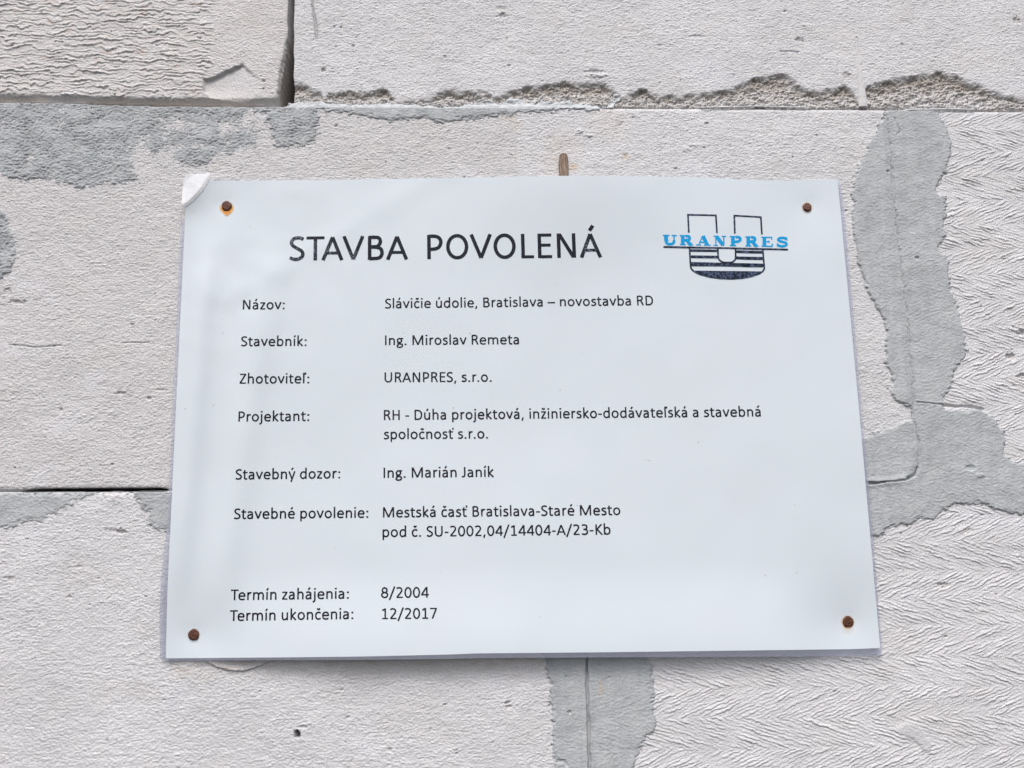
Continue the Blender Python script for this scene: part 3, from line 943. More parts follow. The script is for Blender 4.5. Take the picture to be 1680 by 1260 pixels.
# creased corner, white where the film has come away from the paper
m_corner, n, l, b = new_mat('crazed_film_corner')
b.inputs['Base Color'].default_value = (.83, .84, .86, 1)
b.inputs['Roughness'].default_value = .16; b.inputs['Alpha'].default_value = .78
tc = n.new('ShaderNodeTexCoord')
nf = n.new('ShaderNodeTexNoise'); nf.inputs['Scale'].default_value = 130; nf.inputs['Detail'].default_value = 3
l.new(tc.outputs['Object'], nf.inputs['Vector'])
bp = n.new('ShaderNodeBump'); bp.inputs['Distance'].default_value = .0012; bp.inputs['Strength'].default_value = .6
l.new(nf.outputs[0], bp.inputs['Height']); l.new(bp.outputs[0], b.inputs['Normal'])
ctop = resample([(304, 287.5), (312, 286), (330, 285), (346.5, 284.3)], 24)
cright = resample([(346.5, 284.3), (341, 300), (331, 315), (318, 329), (306, 338), (299, 342)], 24)
cleft = resample([(304, 287.5), (301, 296), (299, 315), (298.2, 330), (297.5, 342)], 24)
cbot = resample([(297.5, 342), (299, 342)], 24)
Gc = coons(ctop, cright, cbot, cleft, 24, 24)
pc = on_sheet(Gc[..., 0], Gc[..., 1], .00052)
pc2 = pc.copy(); pc2[..., 1] += .0002
v = np.concatenate([pc.reshape(-1, 3), pc2.reshape(-1, 3)])
o = mesh_obj('creased_corner', v, np.concatenate([quads(24, 24), quads(24, 24, True) + 576]), m_corner, sign, True)
o.location = SO
o['label'] = 'glossy white creased corner of the sheet'

# ---- rust stains round the nails (thin films of rust on the plastic)
m_stain, n, l, b = new_mat('rust_stain')
b.inputs['Roughness'].default_value = .5
att = n.new('ShaderNodeAttribute'); att.attribute_name = 'Rust'
cr = n.new('ShaderNodeValToRGB')
cr.color_ramp.elements[0].position = .15; cr.color_ramp.elements[0].color = (.85, .62, .42, 1)
cr.color_ramp.elements[1].position = .9; cr.color_ramp.elements[1].color = (.62, .24, .03, 1)
e = cr.color_ramp.elements.new(.5); e.color = (.87, .50, .10, 1)
l.new(att.outputs['Fac'], cr.inputs[0]); l.new(cr.outputs[0], b.inputs['Base Color'])
mr = n.new('ShaderNodeMapRange'); mr.inputs['From Min'].default_value = .0; mr.inputs['From Max'].default_value = .55
l.new(att.outputs['Fac'], mr.inputs['Value']); l.new(mr.outputs[0], b.inputs['Alpha'])


def stain(cx_, cy_, fn, rad=22, parent=None):
    g = np.linspace(-rad, rad, 49)
    A, B = np.meshgrid(g, g)
    v = on_sheet(cx_ + A, cy_ + B, .00052).reshape(-1, 3)
    val = fn(A, B).ravel()
    o = mesh_obj('rust_stain', v, quads(49, 49), m_stain, sign, True, {'Rust': val.astype(np.float32)})
    o.location = SO


nzs = lambda A, B, s: .35 * vnoise(A / 2.5, B / 2.5, s) + .25 * vnoise(A / 6, B / 6, s + 1)
stain(372, 338, lambda A, B: np.clip(1.2 * sstep(12.5, 8, np.hypot(A, (B - 2.0)) + 3 * nzs(A, B, 1)) * (.12 + .88 * sstep(-3, 5, B))
      + 1.2 * sstep(6.2, 3.0, np.hypot(A, np.maximum(0, B - 10)) + 4 * nzs(A, B, 2)) * (B > 0), 0, 1) + .07 * sstep(8, 2, np.hypot(A * 1.2, B - 13)))
stain(1324, 340, lambda A, B: .14 * sstep(11.5, 7, np.hypot(A, B) + 2 * nzs(A, B, 4)))
stain(318, 1041, lambda A, B: .05 * sstep(12, 8, np.hypot(A, B) + 2 * nzs(A, B, 5)))
stain(1391, 1020, lambda A, B: .38 * sstep(12.5, 7.5, np.hypot(A, B - .6) + 2 * nzs(A, B, 6)) + .10 * sstep(12, 3, np.hypot(A, B - 12)))

# ------------------------------------------------------------------ print: stroke letters in the proportions of a humanist sans
m_ink, n, l, b = new_mat('black_ink')
b.inputs['Roughness'].default_value = .55
b.inputs['Base Color'].default_value = (.0085, .0110, .020, 1); b.inputs['Specular IOR Level'].default_value = .1
m_blue, n, l, b = new_mat('blue_ink')
b.inputs['Roughness'].default_value = .55
b.inputs['Base Color'].default_value = (.0, .32, .66, 1); b.inputs['Specular IOR Level'].default_value = .1


def speckled_ink(name, base, speck, scale, lo, hi, spots=None):
    m, n, l, b = new_mat(name)
    b.inputs['Roughness'].default_value = .5
    b.inputs['Specular IOR Level'].default_value = .06
    tc = n.new('ShaderNodeTexCoord')
    nz_ = n.new('ShaderNodeTexNoise'); nz_.inputs['Scale'].default_value = scale; nz_.inputs['Detail'].default_value = 2; nz_.inputs['Roughness'].default_value = .7
    l.new(tc.outputs['Object'], nz_.inputs['Vector'])
    mr = n.new('ShaderNodeMapRange'); mr.inputs['From Min'].default_value = lo; mr.inputs['From Max'].default_value = hi
    l.new(nz_.outputs[0], mr.inputs['Value'])
    fac = mr.outputs[0]
    if spots:
        tot = None
        for (p, r) in spots:
            vm = n.new('ShaderNodeVectorMath'); vm.operation = 'DISTANCE'
            vm.inputs[1].default_value = tuple(p)
            l.new(tc.outputs['Object'], vm.inputs[0])
            q = n.new('ShaderNodeMapRange'); q.inputs['From Min'].default_value = r; q.inputs['From Max'].default_value = r * .3
            l.new(vm.outputs['Value'], q.inputs['Value'])
            if tot is None: tot = q.outputs[0]
            else:
                ad = n.new('ShaderNodeMath'); ad.operation = 'MAXIMUM'
                l.new(tot, ad.inputs[0]); l.new(q.outputs[0], ad.inputs[1]); tot = ad.outputs[0]
        mu = n.new('ShaderNodeMath'); mu.operation = 'MULTIPLY'
        l.new(fac, mu.inputs[0]); l.new(tot, mu.inputs[1]); fac = mu.outputs[0]
    mx = n.new('ShaderNodeMix'); mx.data_type = 'RGBA'
    mx.inputs['A'].default_value = base + (1,); mx.inputs['B'].default_value = speck + (1,)
    l.new(fac, mx.inputs['Factor']); l.new(mx.outputs['Result'], b.inputs['Base Color'])
    return m


spots = [(on_sheet(np.float64(px), np.float64(py)), r) for px, py, r in ((483, 400, .011), (483, 424, .010), (515, 410, .0075), (536, 412, .0085), (582, 420, .0055), (965, 405, .0065))]
m_title = speckled_ink('glare_flecked_black_ink', (.0105, .0135, .022), (.30, .34, .42), 900, .50, .70, spots)  # pale flecks paint film bubbles and their faded reflections into the ink colour
m_logo = speckled_ink('mottled_navy_ink', (.008, .015, .028), (.085, .115, .20), 700, .48, .62)


def arc(cx_, cy_, rx, ry, a0, a1, n_=14):
    return [(cx_ + rx * math.cos(math.radians(a0 + (a1 - a0) * i / n_)), cy_ + ry * math.sin(math.radians(a0 + (a1 - a0) * i / n_))) for i in range(n_ + 1)]


def smooth(pts, k=5):
    """Catmull-Rom through the points"""
    p = [np.array(q, float) for q in pts]
    p = [2 * p[0] - p[1]] + p + [2 * p[-1] - p[-2]]
    out = []
    for i in range(1, len(p) - 2):
        for j in range(k):
            t = j / k
            out.append(.5 * ((2 * p[i]) + (-p[i - 1] + p[i + 1]) * t + (2 * p[i - 1] - 5 * p[i] + 4 * p[i + 1] - p[i + 2]) * t * t + (-p[i - 1] + 3 * p[i] - 3 * p[i + 1] + p[i + 2]) * t ** 3))
    out.append(p[-2])
    return [tuple(q) for q in out]


def sm(*p): return smooth(p)
def ln(*p): return list(p)


W_ = 96
n_arch = lambda x0, x1: sm((x0, 340), (x0 + 70, 398), (x0 + 150, 426), (x1 - 70, 412), (x1 - 16, 362), (x1, 280), (x1, 120), (x1, 0))
ACUTE = lambda x, y=562: ln((x - 34, y), (x + 58, y + 132))
CARON = lambda x, y=560: [ln((x - 82, y + 105), (x, y + 8)), ln((x, y + 8), (x + 82, y + 105))]
BASE = {
    'a': (479, [sm((82, 392), (150, 424), (232, 430), (310, 402), (348, 340), (352, 260), (352, 120), (352, 0)), sm((352, 262), (250, 258), (150, 235), (96, 180), (88, 110), (130, 48), (200, 32), (275, 55), (352, 128))]),
    'b': (525, [ln((116, 690), (116, 0)), sm((116, 330), (190, 405), (280, 430), (370, 395), (424, 310), (432, 215), (402, 105), (330, 42), (240, 34), (170, 72), (116, 128))]),
    'c': (423, [sm((378, 378), (320, 416), (255, 428), (160, 400), (100, 320), (88, 225), (108, 120), (170, 52), (255, 33), (325, 50), (380, 88))]),
    'd': (525, [ln((409, 690), (409, 0)), sm((409, 340), (340, 405), (262, 430), (165, 400), (104, 315), (90, 220), (112, 110), (180, 45), (265, 34), (345, 75), (409, 140))]),
    'e': (498, [sm((94, 243), (250, 243), (412, 243), (408, 330), (350, 405), (255, 430), (155, 395), (98, 310), (88, 220), (110, 110), (180, 48), (280, 33), (360, 46), (424, 72))]),
    'g': (471, [arc(215, 300, 130, 128, 0, 360, 22), ln((225, 430), (444, 430)), sm((150, 190), (112, 140), (140, 92), (230, 76), (330, 68), (395, 20), (385, -70), (310, -132), (200, -146), (100, -112), (72, -48), (110, 15), (160, 62))]),
    'h': (525, [ln((118, 690), (118, 0)), n_arch(118, 407)]),
    'i': (229, [ln((115, 466), (115, 0)), ln((115, 655), (115, 562))]),
    'I_': (229, [ln((115, 466), (115, 0))]),
    'j': (239, [sm((122, 466), (122, 250), (122, 0), (112, -90), (68, -142), (-8, -140)), ln((122, 655), (122, 562))]),
    'k': (455, [ln((118, 690), (118, 0)), ln((386, 470), (150, 240)), ln((150, 255), (405, -4))]),
    'l': (229, [ln((115, 690), (115, 0))]),
    'm': (799, [ln((118, 466), (118, 0)), n_arch(118, 400), sm((400, 330), (470, 398), (545, 426), (612, 412), (664, 362), (681, 280), (681, 120), (681, 0))]),
    'n': (525, [ln((118, 466), (118, 0)), n_arch(118, 407)]),
    'o': (527, [arc(263, 232, 176, 198, 90, 450, 26)]),
    'p': (525, [ln((116, 466), (116, -176)), sm((116, 330), (190, 405), (280, 430), (370, 395), (424, 310), (432, 215), (402, 105), (330, 42), (240, 34), (170, 72), (116, 128))]),
    'r': (349, [ln((118, 466), (118, 0)), sm((118, 300), (160, 370), (215, 420), (270, 430), (325, 418))]),
    's': (391, [sm((332, 400), (260, 426), (180, 428), (108, 392), (96, 335), (140, 282), (220, 244), (296, 200), (318, 140), (280, 65), (195, 34), (110, 42), (48, 72))]),
    't': (335, [sm((136, 580), (136, 400), (136, 200), (140, 90), (185, 38), (245, 32), (308, 46)), ln((20, 432), (312, 432))]),
    'u': (525, [sm((118, 466), (118, 300), (118, 180), (134, 95), (195, 42), (270, 36), (340, 75), (407, 148)), ln((407, 466), (407, 0))]),
    'v': (452, [ln((48, 470), (226, 20)), ln((226, 20), (404, 470))]),
    'y': (453, [ln((48, 470), (232, 10)), ln((406, 470), (176, -176))]),
    'z': (395, [ln((45, 430), (352, 430)), ln((325, 430), (72, 36)), ln((42, 36), (358, 36))]),
    'A': (579, [ln((50, 0), (290, 612)), ln((290, 612), (530, 0)), ln((125, 192), (455, 192))]),
    'B': (544, [ln((133, 634), (133, 0)), sm((133, 598), (270, 598), (350, 590), (400, 535), (402, 455), (350, 370), (270, 348), (133, 348)), sm((133, 338), (280, 338), (400, 305), (445, 225), (440, 130), (380, 55), (270, 36), (133, 36))]),
    'D': (615, [ln((133, 634), (133, 0)), sm((133, 598), (260, 597), (400, 565), (500, 460), (523, 320), (498, 165), (400, 62), (260, 37), (133, 36))]),
    'E': (488, [ln((133, 634), (133, 0)), ln((133, 598), (440, 598)), ln((133, 336), (415, 336)), ln((133, 36), (444, 36))]),
    'H': (623, [ln((133, 634), (133, 0)), ln((490, 634), (490, 0)), ln((133, 332), (490, 332))]),
    'I': (252, [ln((126, 634), (126, 0))]),
    'J': (319, [sm((200, 634), (200, 400), (200, 180), (185, 80), (130, 36), (75, 34), (15, 52))]),
    'K': (520, [ln((133, 634), (133, 0)), ln((466, 636), (170, 325)), ln((170, 340), (488, -2))]),
    'L': (420, [ln((133, 634), (133, 0)), ln((133, 36), (408, 36))]),
    'M': (855, [ln((131, 634), (131, 0)), ln((150, 622), (428, 20)), ln((428, 20), (705, 622)), ln((724, 634), (724, 0))]),
    'N': (646, [ln((131, 634), (131, 0)), ln((150, 620), (496, 14)), ln((515, 634), (515, 0))]),
    'O': (662, [arc(331, 317, 236, 288, 90, 450, 34)]),
    'P': (517, [ln((133, 634), (133, 0)), sm((133, 598), (250, 598), (360, 575), (425, 500), (428, 395), (370, 300), (260, 262), (133, 258))]),
    'R': (543, [ln((133, 634), (133, 0)), sm((133, 598), (260, 598), (365, 580), (415, 515), (412, 420), (350, 345), (260, 322), (133, 320)), sm((270, 322), (330, 290), (385, 195), (440, 80), (476, 0))]),
    'S': (459, [sm((396, 560), (320, 594), (230, 602), (140, 570), (92, 495), (110, 415), (180, 355), (270, 305), (350, 250), (385, 170), (350, 85), (260, 38), (160, 34), (50, 76))]),
    'T': (487, [ln((12, 597), (475, 597)), ln((243, 634), (243, 0))]),
    'U': (642, [sm((128, 634), (128, 400), (128, 230), (160, 110), (240, 45), (321, 34), (402, 45), (482, 110), (514, 230), (514, 400), (514, 634))]),
    'V': (567, [ln((42, 634), (283, 18)), ln((283, 18), (524, 634))]),
    'Z': (468, [ln((50, 598), (430, 598)), ln((395, 598), (68, 36)), ln((38, 36), (436, 36))]),
    '0': (507, [arc(253, 314, 172, 285, 90, 450, 28)]),
    '1': (507, [ln((276, 634), (276, 0)), ln((276, 604), (98, 510)), ln((92, 34), (440, 34))]),
    '2': (507, [sm((78, 548), (150, 592), (240, 602), (340, 570), (385, 490), (370, 400), (300, 290), (200, 170), (100, 50)), ln((70, 36), (446, 36))]),
    '3': (507, [sm((88, 565), (160, 596), (240, 602), (340, 575), (378, 500), (365, 415), (300, 350), (170, 332)), sm((170, 332), (300, 322), (385, 270), (408, 190), (375, 95), (290, 42), (190, 34), (70, 68))]),
    '4': (507, [ln((365, 634), (365, 0)), ln((345, 610), (52, 175)), ln((30, 172), (485, 172))]),
    '7': (507, [ln((48, 597), (455, 597)), ln((430, 597), (185, 0))]),
    '8': (507, [arc(253, 462, 142, 138, 90, 450, 24), arc(253, 182, 172, 146, 90, 450, 26)]),
    '.': (252, [ln((124, 98), (124, -4))]),
    ',': (250, [ln((140, 92), (74, -112))]),
    ':': (268, [ln((134, 434), (134, 330)), ln((134, 98), (134, -4))]),
    '-': (306, [ln((34, 248), (272, 248))]),
    '–': (498, [ln((10, 248), (488, 248))]),
    '/': (386, [ln((346, 680), (38, -120))]),
    ' ': (226, []),
}
MARK = {'á': ('a', [ACUTE(250)]), 'é': ('e', [ACUTE(262)]), 'í': ('I_', [ACUTE(122)]), 'ú': ('u', [ACUTE(262)]), 'ý': ('y', [ACUTE(240)]),
        'Á': ('A', [ACUTE(310, 700)]), 'č': ('c', CARON(250)), 'ž': ('z', CARON(198)), 'ň': ('n', CARON(262)),
        'ľ': ('l', [ln((226, 690), (204, 560))]), 'ť': ('t', [ln((322, 690), (298, 560))])}


def glyph(ch):
    if ch in MARK:
        b_, ex = MARK[ch]
        adv, st = BASE[b_]
        return adv + (42 if ch == 'ľ' else 20 if ch == 'ť' else 0), st + ex
    return BASE[ch]


def ribbon(pts, w, miter=True):
    """outline strip of a stroke: left and right points, mitred at bends"""
    p = np.array(pts, float); n_ = len(p)
    closed = np.hypot(*(p[0] - p[-1])) < 1e-6
    d = np.diff(p, axis=0); d /= np.hypot(d[:, 0], d[:, 1])[:, None] + 1e-9
    nn = np.stack([-d[:, 1], d[:, 0]], -1)
    L, Rr = [], []
    for i in range(n_):
        a_ = nn[i - 1] if i > 0 else (nn[-1] if closed else nn[0])
        b_ = nn[i] if i < n_ - 1 else (nn[0] if closed else nn[-1])
        m = a_ + b_; m /= np.hypot(*m) + 1e-9
        k = 1 / max(.5, float(m @ a_))
        L.append(p[i] + m * w / 2 * k); Rr.append(p[i] - m * w / 2 * k)
    return np.array(L), np.array(Rr)


def cap_px(y): return 15.7 + (y - 500) * .0038


class Print:
    """collects flat ink shapes given in pixels and lays them on the sheet"""
    def __init__(self): self.v = []; self.f = []; self.k = 0; self.n = 0
    def strip(self, L, Rr):
        off = .00034 + .000004 * (self.k % 12); self.k += 1
        a = on_sheet(L[:, 0], L[:, 1], off); b_ = on_sheet(Rr[:, 0], Rr[:, 1], off)
        m = len(L)
        self.v += [a, b_]
        self.f += [(self.n + i, self.n + m + i, self.n + m + i + 1, self.n + i + 1) for i in range(m - 1)]
        self.n += 2 * m
    def poly(self, pts):
        off = .00034 + .000004 * (self.k % 12); self.k += 1
        p = np.array(pts, float)
        self.v.append(on_sheet(p[:, 0], p[:, 1], off)); self.f.append(tuple(range(self.n, self.n + len(p)))); self.n += len(p)
    def build(self, name, mat, parent, label=None):
        v = np.concatenate(self.v)
        o = mesh_obj(name, v, self.f, mat, parent, False)
        if parent is sign: o.location = SO
        if label: o['label'] = label
        return o


def set_text(txt, x0, y0, x1, y1, cap, mat, label, weight=W_, name='text_line', kern=None):
    """ink of txt runs from x0 to x1 along the baseline (x0,y0)-(x1,y1); cap = capital height in pixels"""
    pen = 0; items = []
    for i, ch in enumerate(txt):
        adv, st = glyph(ch)
        items.append((pen, ch, st)); pen += adv
        if kern and txt[i:i + 2] in kern: pen += kern[txt[i:i + 2]]
    xs_ = [q[0] + pn for pn, ch, st in items for s_ in st for q in s_]
    lo, hi = min(xs_) - weight / 2, max(xs_) + weight / 2
    d = np.array([x1 - x0, y1 - y0]) / (hi - lo)
    up = cap / 634.0
    pr = Print()
    for pn, ch, st in items:
        wx = weight
        for s_ in st:
            q = s_
            heavy = weight * (1.22 if ch in '.:' or (ch in 'ij' and len(s_) == 2 and s_[0][1] == 655) else 1.0)
            if abs(q[0][1] - q[-1][1]) < 2 and len(q) == 2: heavy = weight * .86
            if len(q) == 2:                                   # long straight strokes get a few steps so that they hug the sheet
                q = [tuple(np.array(q[0]) * (1 - t) + np.array(q[1]) * t) for t in np.linspace(0, 1, 4)]
            L, Rr = ribbon(q, heavy)
            def topx(u):
                gx = x0 + (pn + u[:, 0] - lo) * d[0]
                gy = y0 + (pn + u[:, 0] - lo) * d[1] - u[:, 1] * up
                return np.stack([gx - (gx - 619) * .000114 * u[:, 1] * up, gy], -1)
            pr.strip(topx(L), topx(Rr))
    o = pr.build(name, mat, sign, label)
    return (x1 - x0) / (hi - lo) / up


r = []
KT = {'TA': -95, 'AV': -40, 'VB': 0, 'OV': -15, 'VO': -15, 'OL': 0}
r.append(set_text('STAVBA', 472.3, 427.6, 669.8, 425.7, 39.2, m_title, 'black heading word STAVBA', 91, 'heading', KT))
r.append(set_text('POVOLENÁ', 701, 425.2, 988.2, 422.2, 39.9, m_title, 'black heading word POVOLENÁ', 91, 'heading', KT))
for t in [('Názov:', 398.2, 507.8, 466.6, 507.2), ('Stavebník:', 394.4, 567.9, 502.5, 567.5), ('Zhotoviteľ:', 391.8, 629.4, 506.9, 628.8), ('Projektant:', 391, 691.6, 506.9, 690.5),
          ('Slávičie údolie, Bratislava – novostavba RD', 630.8, 506.0, 1071.8, 500.6), ('Ing. Miroslav Remeta', 631.7, 566.3, 851.6, 564.7), ('URANPRES, s.r.o.', 630.8, 627.2, 806.3, 626.2),
          ('RH - Dúha projektová, inžiniersko-dodávateľská a stavebná', 629.8, 689.3, 1248.5, 683.3), ('spoločnosť s.r.o.', 628.8, 720.6, 800.4, 719.4),
          ('Stavebný dozor:', 385.3, 786.8, 557.8, 784.8), ('Ing. Marián Janík', 629.3, 784.0, 810.8, 782.5), ('Stavebné povolenie:', 382.9, 851.6, 603.9, 849.4),
          ('Mestská časť Bratislava-Staré Mesto', 628.3, 849.1, 1018, 845.0), ('pod č. SU-2002,04/14404-A/23-Kb', 627.5, 881.2, 1002, 877.0),
          ('Termín zahájenia:', 377.1, 984.9, 572, 982.2), ('Termín ukončenia:', 375.7, 1019.0, 579.4, 1015.6), ('8/2004', 625.1, 981.2, 704.9, 980.3), ('12/2017', 625.7, 1015.8, 718, 1014.8)]:
    r.append(set_text(*t, cap_px(t[2]), m_ink, 'printed line reading ' + t[0].rstrip(':,.'), kern={'Te': -60, 'P,': -40, 'r.': -30, 'ľs': -25, 'ľ:': -10}))

pr = Print()
srs = np.random.RandomState(11)
for px, py in [(914, 467), (919, 640), (1304, 828), (1313, 584), (391, 612), (771, 547), (947, 829), (613, 954)] + [(290 + 1080 * srs.rand(), 310 + 740 * srs.rand()) for _ in range(26)]:
    r0 = .45 + .5 * srs.rand()
    pr.poly([(px + r0 * (1 + .4 * srs.rand()) * math.cos(q), py + r0 * math.sin(q)) for q in np.linspace(0, 2 * math.pi, 7)[:-1]])
m_dirt, n, l, b = new_mat('dirt'); b.inputs['Base Color'].default_value = (.30, .29, .28, 1)
pr.build('dirt_specks', m_dirt, sign)['kind'] = 'stuff'

# ---- emblem and the blue name beside the heading
LX = lambda q: (1070 + q[0] / 5.25, 320 + q[1] / 5.25)


def lpoly(pr, *pts): pr.poly([LX(q) for q in pts])


def lstroke(pr, w, *pts):
    L, Rr = ribbon([LX(q) for q in pts], w / 5.25); pr.strip(L, Rr)


logo = empty('logo', tuple(Vector(at(1190, 405, .003)) - Vector(sign.location)))
logo.parent = sign
logo['label'] = 'dark emblem crossed by the blue name URANPRES'
bpy.context.view_layer.update()
LO = -(Vector(sign.location) + Vector(logo.location))

pr = Print()
lstroke(pr, 15, (316, 325), (308, 170), (549, 175), (558, 328))
lstroke(pr, 15, (712, 332), (707, 177), (936, 190), (945, 340))
o = pr.build('open_frames', m_logo, logo); o.location = LO
pr = Print()
lstroke(pr, 17, (97, 447), (400, 453), (700, 459), (1171, 470))
lstroke(pr, 15, *smooth([(321, 455), (326, 540), (331, 612), (338, 634), (355, 655)]))
lstroke(pr, 15, *smooth([(566, 456), (570, 540), (590, 568), (620, 580), (680, 580), (703, 568), (718, 545), (718, 462)], 4))
lstroke(pr, 15, *smooth([(953, 468), (959, 550), (966, 620), (962, 642), (945, 665)]))
for a in (((328, 466), (562, 470), (564, 492), (328, 489)), ((328, 519), (566, 522), (572, 547), (330, 544)), ((722, 476), (952, 482), (953, 505), (722, 499)), ((722, 528), (957, 533), (959, 560), (718, 553))):
    lpoly(pr, *a)
lpoly(pr, (330, 576), (585, 582), (964, 590), (968, 622), (650, 617), (332, 614))
tp = np.array([LX(q) for q in [(343, 650), (370, 650), (420, 651), (500, 652), (580, 653), (680, 654), (780, 655), (862, 656), (932, 657), (958, 657)]])
bt = np.array([LX(q) for q in [(345, 654), (370, 672), (420, 694), (500, 714), (580, 725), (680, 730), (780, 723), (862, 707), (932, 682), (956, 661)]])
pr.strip(tp, bt)
o = pr.build('striped_base', m_logo, logo); o.location = LO

# bold slab letters, drawn in a box 1000 high
SLAB = {
    'U': (1480, [(330, [(330, 980), (330, 420)]), (330, [(360, 500), (380, 330)]), (230, smooth([(330, 480), (350, 250), (480, 120), (720, 80), (960, 130), (1085, 280), (1110, 480)])), (130, [(1110, 430), (1110, 980)]), (120, [(20, 935), (660, 935)]), (120, [(880, 935), (1380, 935)])]),
    'R': (1340, [(300, [(330, 980), (330, 20)]), (120, [(40, 940), (700, 940)]), (120, [(60, 65), (620, 65)]), (230, smooth([(620, 905), (880, 880), (990, 740), (930, 590), (700, 510), (420, 500)])), (290, smooth([(700, 500), (860, 350), (980, 150), (1180, 90)])), (110, [(1050, 60), (1330, 60)])]),
    'A': (1400, [(110, [(640, 960), (270, 60)]), (300, [(660, 960), (1060, 60)]), (120, [(400, 330), (900, 330)]), (110, [(20, 60), (480, 60)]), (110, [(760, 60), (1390, 60)])]),
    'N': (1380, [(110, [(270, 960), (270, 60)]), (330, [(330, 940), (1010, 90)]), (120, [(1080, 960), (1080, 20)]), (110, [(40, 945), (470, 945)]), (110, [(40, 60), (480, 60)]), (110, [(860, 945), (1330, 945)])]),
    'P': (1280, [(310, [(350, 980), (350, 20)]), (120, [(40, 940), (700, 940)]), (120, [(60, 65), (680, 65)]), (230, smooth([(620, 905), (950, 880), (1070, 720), (980, 540), (700, 450), (430, 445)]))]),
    'E': (1260, [(310, [(350, 980), (350, 20)]), (120, [(40, 940), (1120, 940)]), (120, [(60, 65), (1150, 65)]), (110, [(430, 510), (800, 510)]), (110, [(1080, 970), (1080, 690)]), (130, [(1120, 40), (1130, 330)]), (100, [(810, 640), (810, 380)])]),
    'S': (1200, [(215, smooth([(1000, 780), (860, 880), (620, 915), (360, 870), (240, 740), (340, 610), (620, 530), (900, 450), (1010, 300), (900, 150), (640, 85), (360, 120), (200, 250)])), (110, [(1030, 980), (1040, 640)]), (110, [(160, 20), (150, 380)])]),
}
pr = Print()
for ch, xa, xb in (('U', 90, 222), ('R', 233, 355), ('A', 376, 506), ('N', 526, 642), ('P', 664, 778), ('R', 798, 918), ('E', 936, 1046), ('S', 1064, 1174)):
    wd, st = SLAB[ch]
    yb = 429 + (xa - 90) * .0192; h_ = 88.0
    for w_, pts in st:
        L, Rr = ribbon(pts, w_ * (1.18 if w_ > 200 else 1.12))
        f_ = lambda u: np.stack([1070 + (xa + u[:, 0] / wd * (xb - xa)) / 5.25, 320 + (yb + (u[:, 0] / wd * (xb - xa)) * .0192 - u[:, 1] / 1000 * h_) / 5.25], -1)
        pr.strip(f_(L), f_(Rr))
o = pr.build('company_name', m_blue, logo, 'bold blue name URANPRES'); o.location = LO

# ------------------------------------------------------------------ nails
m_rust, n, l, b = new_mat('rusty_iron')
b.inputs['Roughness'].default_value = .62
b.inputs['Metallic'].default_value = .15
tc = n.new('ShaderNodeTexCoord')
nz_ = n.new('ShaderNodeTexNoise'); nz_.inputs['Scale'].default_value = 900; nz_.inputs['Detail'].default_value = 4
l.new(tc.outputs['Object'], nz_.inputs['Vector'])
cr = n.new('ShaderNodeValToRGB')
cr.color_ramp.elements[0].position = .32; cr.color_ramp.elements[0].color = (.030, .011, .008, 1)
cr.color_ramp.elements[1].position = .70; cr.color_ramp.elements[1].color = (.20, .080, .042, 1)
l.new(nz_.outputs[0], cr.inputs[0]); l.new(cr.outputs[0], b.inputs['Base Color'])
bp = n.new('ShaderNodeBump'); bp.inputs['Distance'].default_value = .0004
l.new(nz_.outputs[0], bp.inputs['Height']); l.new(bp.outputs[0], b.inputs['Normal'])


def nail(px, py, dia, waffle, rot, label, squash=1.0, tilt=0.0):
    p = on_sheet(np.float64(px), np.float64(py), .0006)
    root = empty('nail', tuple(p))
    tag(root, label, 'nail', 'rusty nails holding the notice')
    r_ = dia / 2
    rings = [(0, .0009), (.25, .0009), (.5, .00088), (.72, .00084), (.88, .0007), (1.0, .0004), (1.0, .0001), (.8, -.0003), (.3, -.0004)]
    N = 36; v = []; f = []
    sub_r = []
    for a_, h_ in rings[:6]:
        sub_r.append((a_, h_))
    fine = [(t, float(np.interp(t, [q[0] for q in sub_r], [q[1] for q in sub_r]))) for t in np.linspace(.04, 1, 18)] + rings[6:]
    for a_, h_ in fine:
        for k in range(N):
            q = 2 * math.pi * k / N
            x_, z_ = a_ * r_ * math.cos(q), a_ * r_ * math.sin(q) * squash
            bump_ = 0
            if a_ < .95 and h_ > .0002:
                c_, s_ = math.cos(rot), math.sin(rot)
                xr, zr = x_ * c_ + z_ * s_, -x_ * s_ + z_ * c_
                bump_ = waffle * (sstep(.15, .6, math.cos(xr * 2 * math.pi / .0014)) * sstep(.15, .6, math.cos(zr * 2 * math.pi / .0014)))
            edge = 1 + .03 * math.sin(q * 3 + px) + .02 * math.sin(q * 5)
            v.append((x_ * edge, -(h_ + bump_), z_ * edge))
    for i in range(len(fine) - 1):
        for k in range(N):
            f.append((i * N + k, (i + 1) * N + k, (i + 1) * N + (k + 1) % N, i * N + (k + 1) % N))
    f.append(tuple(range(N))); f.append(tuple((len(fine) - 1) * N + k for k in range(N))[::-1])
    hd = mesh_obj('nail_head', v, f, m_rust, root, True)
    hd.rotation_euler = (tilt, 0, 0)
    v, f = tube([(0, .0002, 0), (0, .010, 0), (0, .026, 0), (0, .030, 0)], [.0013, .0013, .0012, .0002], 10)
    mesh_obj('shaft', v, f, m_rust, root, True)
    return root


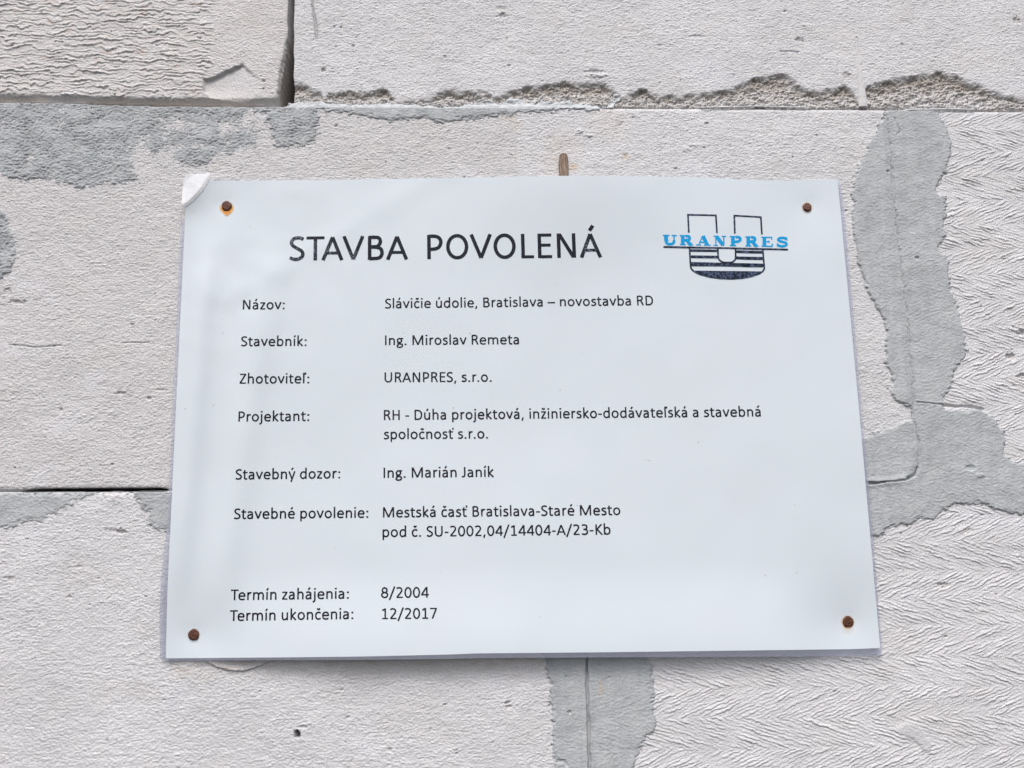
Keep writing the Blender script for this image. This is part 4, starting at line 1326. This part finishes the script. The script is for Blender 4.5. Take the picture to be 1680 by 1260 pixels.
nail(372, 338, .0064, .00018, .3, 'rusty nail head with an orange rust run below it')
nail(1324, 340, .0058, .00003, .0, 'smooth dark brown nail head with a glint, right above the logo', tilt=-.12)
nail(318, 1041, .0064, .00030, .5, 'brown nail head with waffle pattern, left of the lowest dates')
nail(1391, 1020, .0066, .00006, .1, 'rusty brown nail head near the lower right corner, with a yellowish halo', squash=1.04, tilt=.08)

# ------------------------------------------------------------------ wooden peg above the sheet
m_wood, n, l, b = new_mat('weathered_wood')
b.inputs['Roughness'].default_value = .8
tc = n.new('ShaderNodeTexCoord'); mp = n.new('ShaderNodeMapping'); mp.inputs['Scale'].default_value = (1100, 1100, 160)
l.new(tc.outputs['Object'], mp.inputs[0])
nz_ = n.new('ShaderNodeTexNoise'); nz_.inputs['Scale'].default_value = 1.0; nz_.inputs['Detail'].default_value = 3
l.new(mp.outputs[0], nz_.inputs['Vector'])
cr = n.new('ShaderNodeValToRGB')
cr.color_ramp.elements[0].position = .3; cr.color_ramp.elements[0].color = (.10, .065, .045, 1)
cr.color_ramp.elements[1].position = .68; cr.color_ramp.elements[1].color = (.36, .27, .20, 1)
l.new(nz_.outputs[0], cr.inputs[0]); l.new(cr.outputs[0], b.inputs['Base Color'])
bp = n.new('ShaderNodeBump'); bp.inputs['Distance'].default_value = .0005
l.new(nz_.outputs[0], bp.inputs['Height']); l.new(bp.outputs[0], b.inputs['Normal'])
pp = at(924.5, 286, .0)
peg = empty('wooden_peg', tuple(pp))
tag(peg, 'short brown wooden peg stub standing out above the top edge of the notice', 'peg')
u0 = at(916.5, 270)[0]; u1 = at(932, 270)[0]; rr = (u1 - u0) / 2
hh_ = at(924, 253)[2] - pp[2]
prof = [(-.006, 1.0), (0, 1.0), (hh_ * .3, 1.02), (hh_ * .66, 1.0), (hh_ * .84, .93), (hh_ * .93, .78), (hh_ * .98, .52), (hh_, .15)]
path = [(0, -.0006 - .0012 * i / 7, z_) for i, (z_, _) in enumerate(prof)]
v, f = tube(path, [rr * q for _, q in prof], 18, .95)
v = np.array(v); v[:, 1] = np.maximum(v[:, 1], -.0026)                                # cut face
stub = mesh_obj('stub', v, f, m_wood, peg, False)
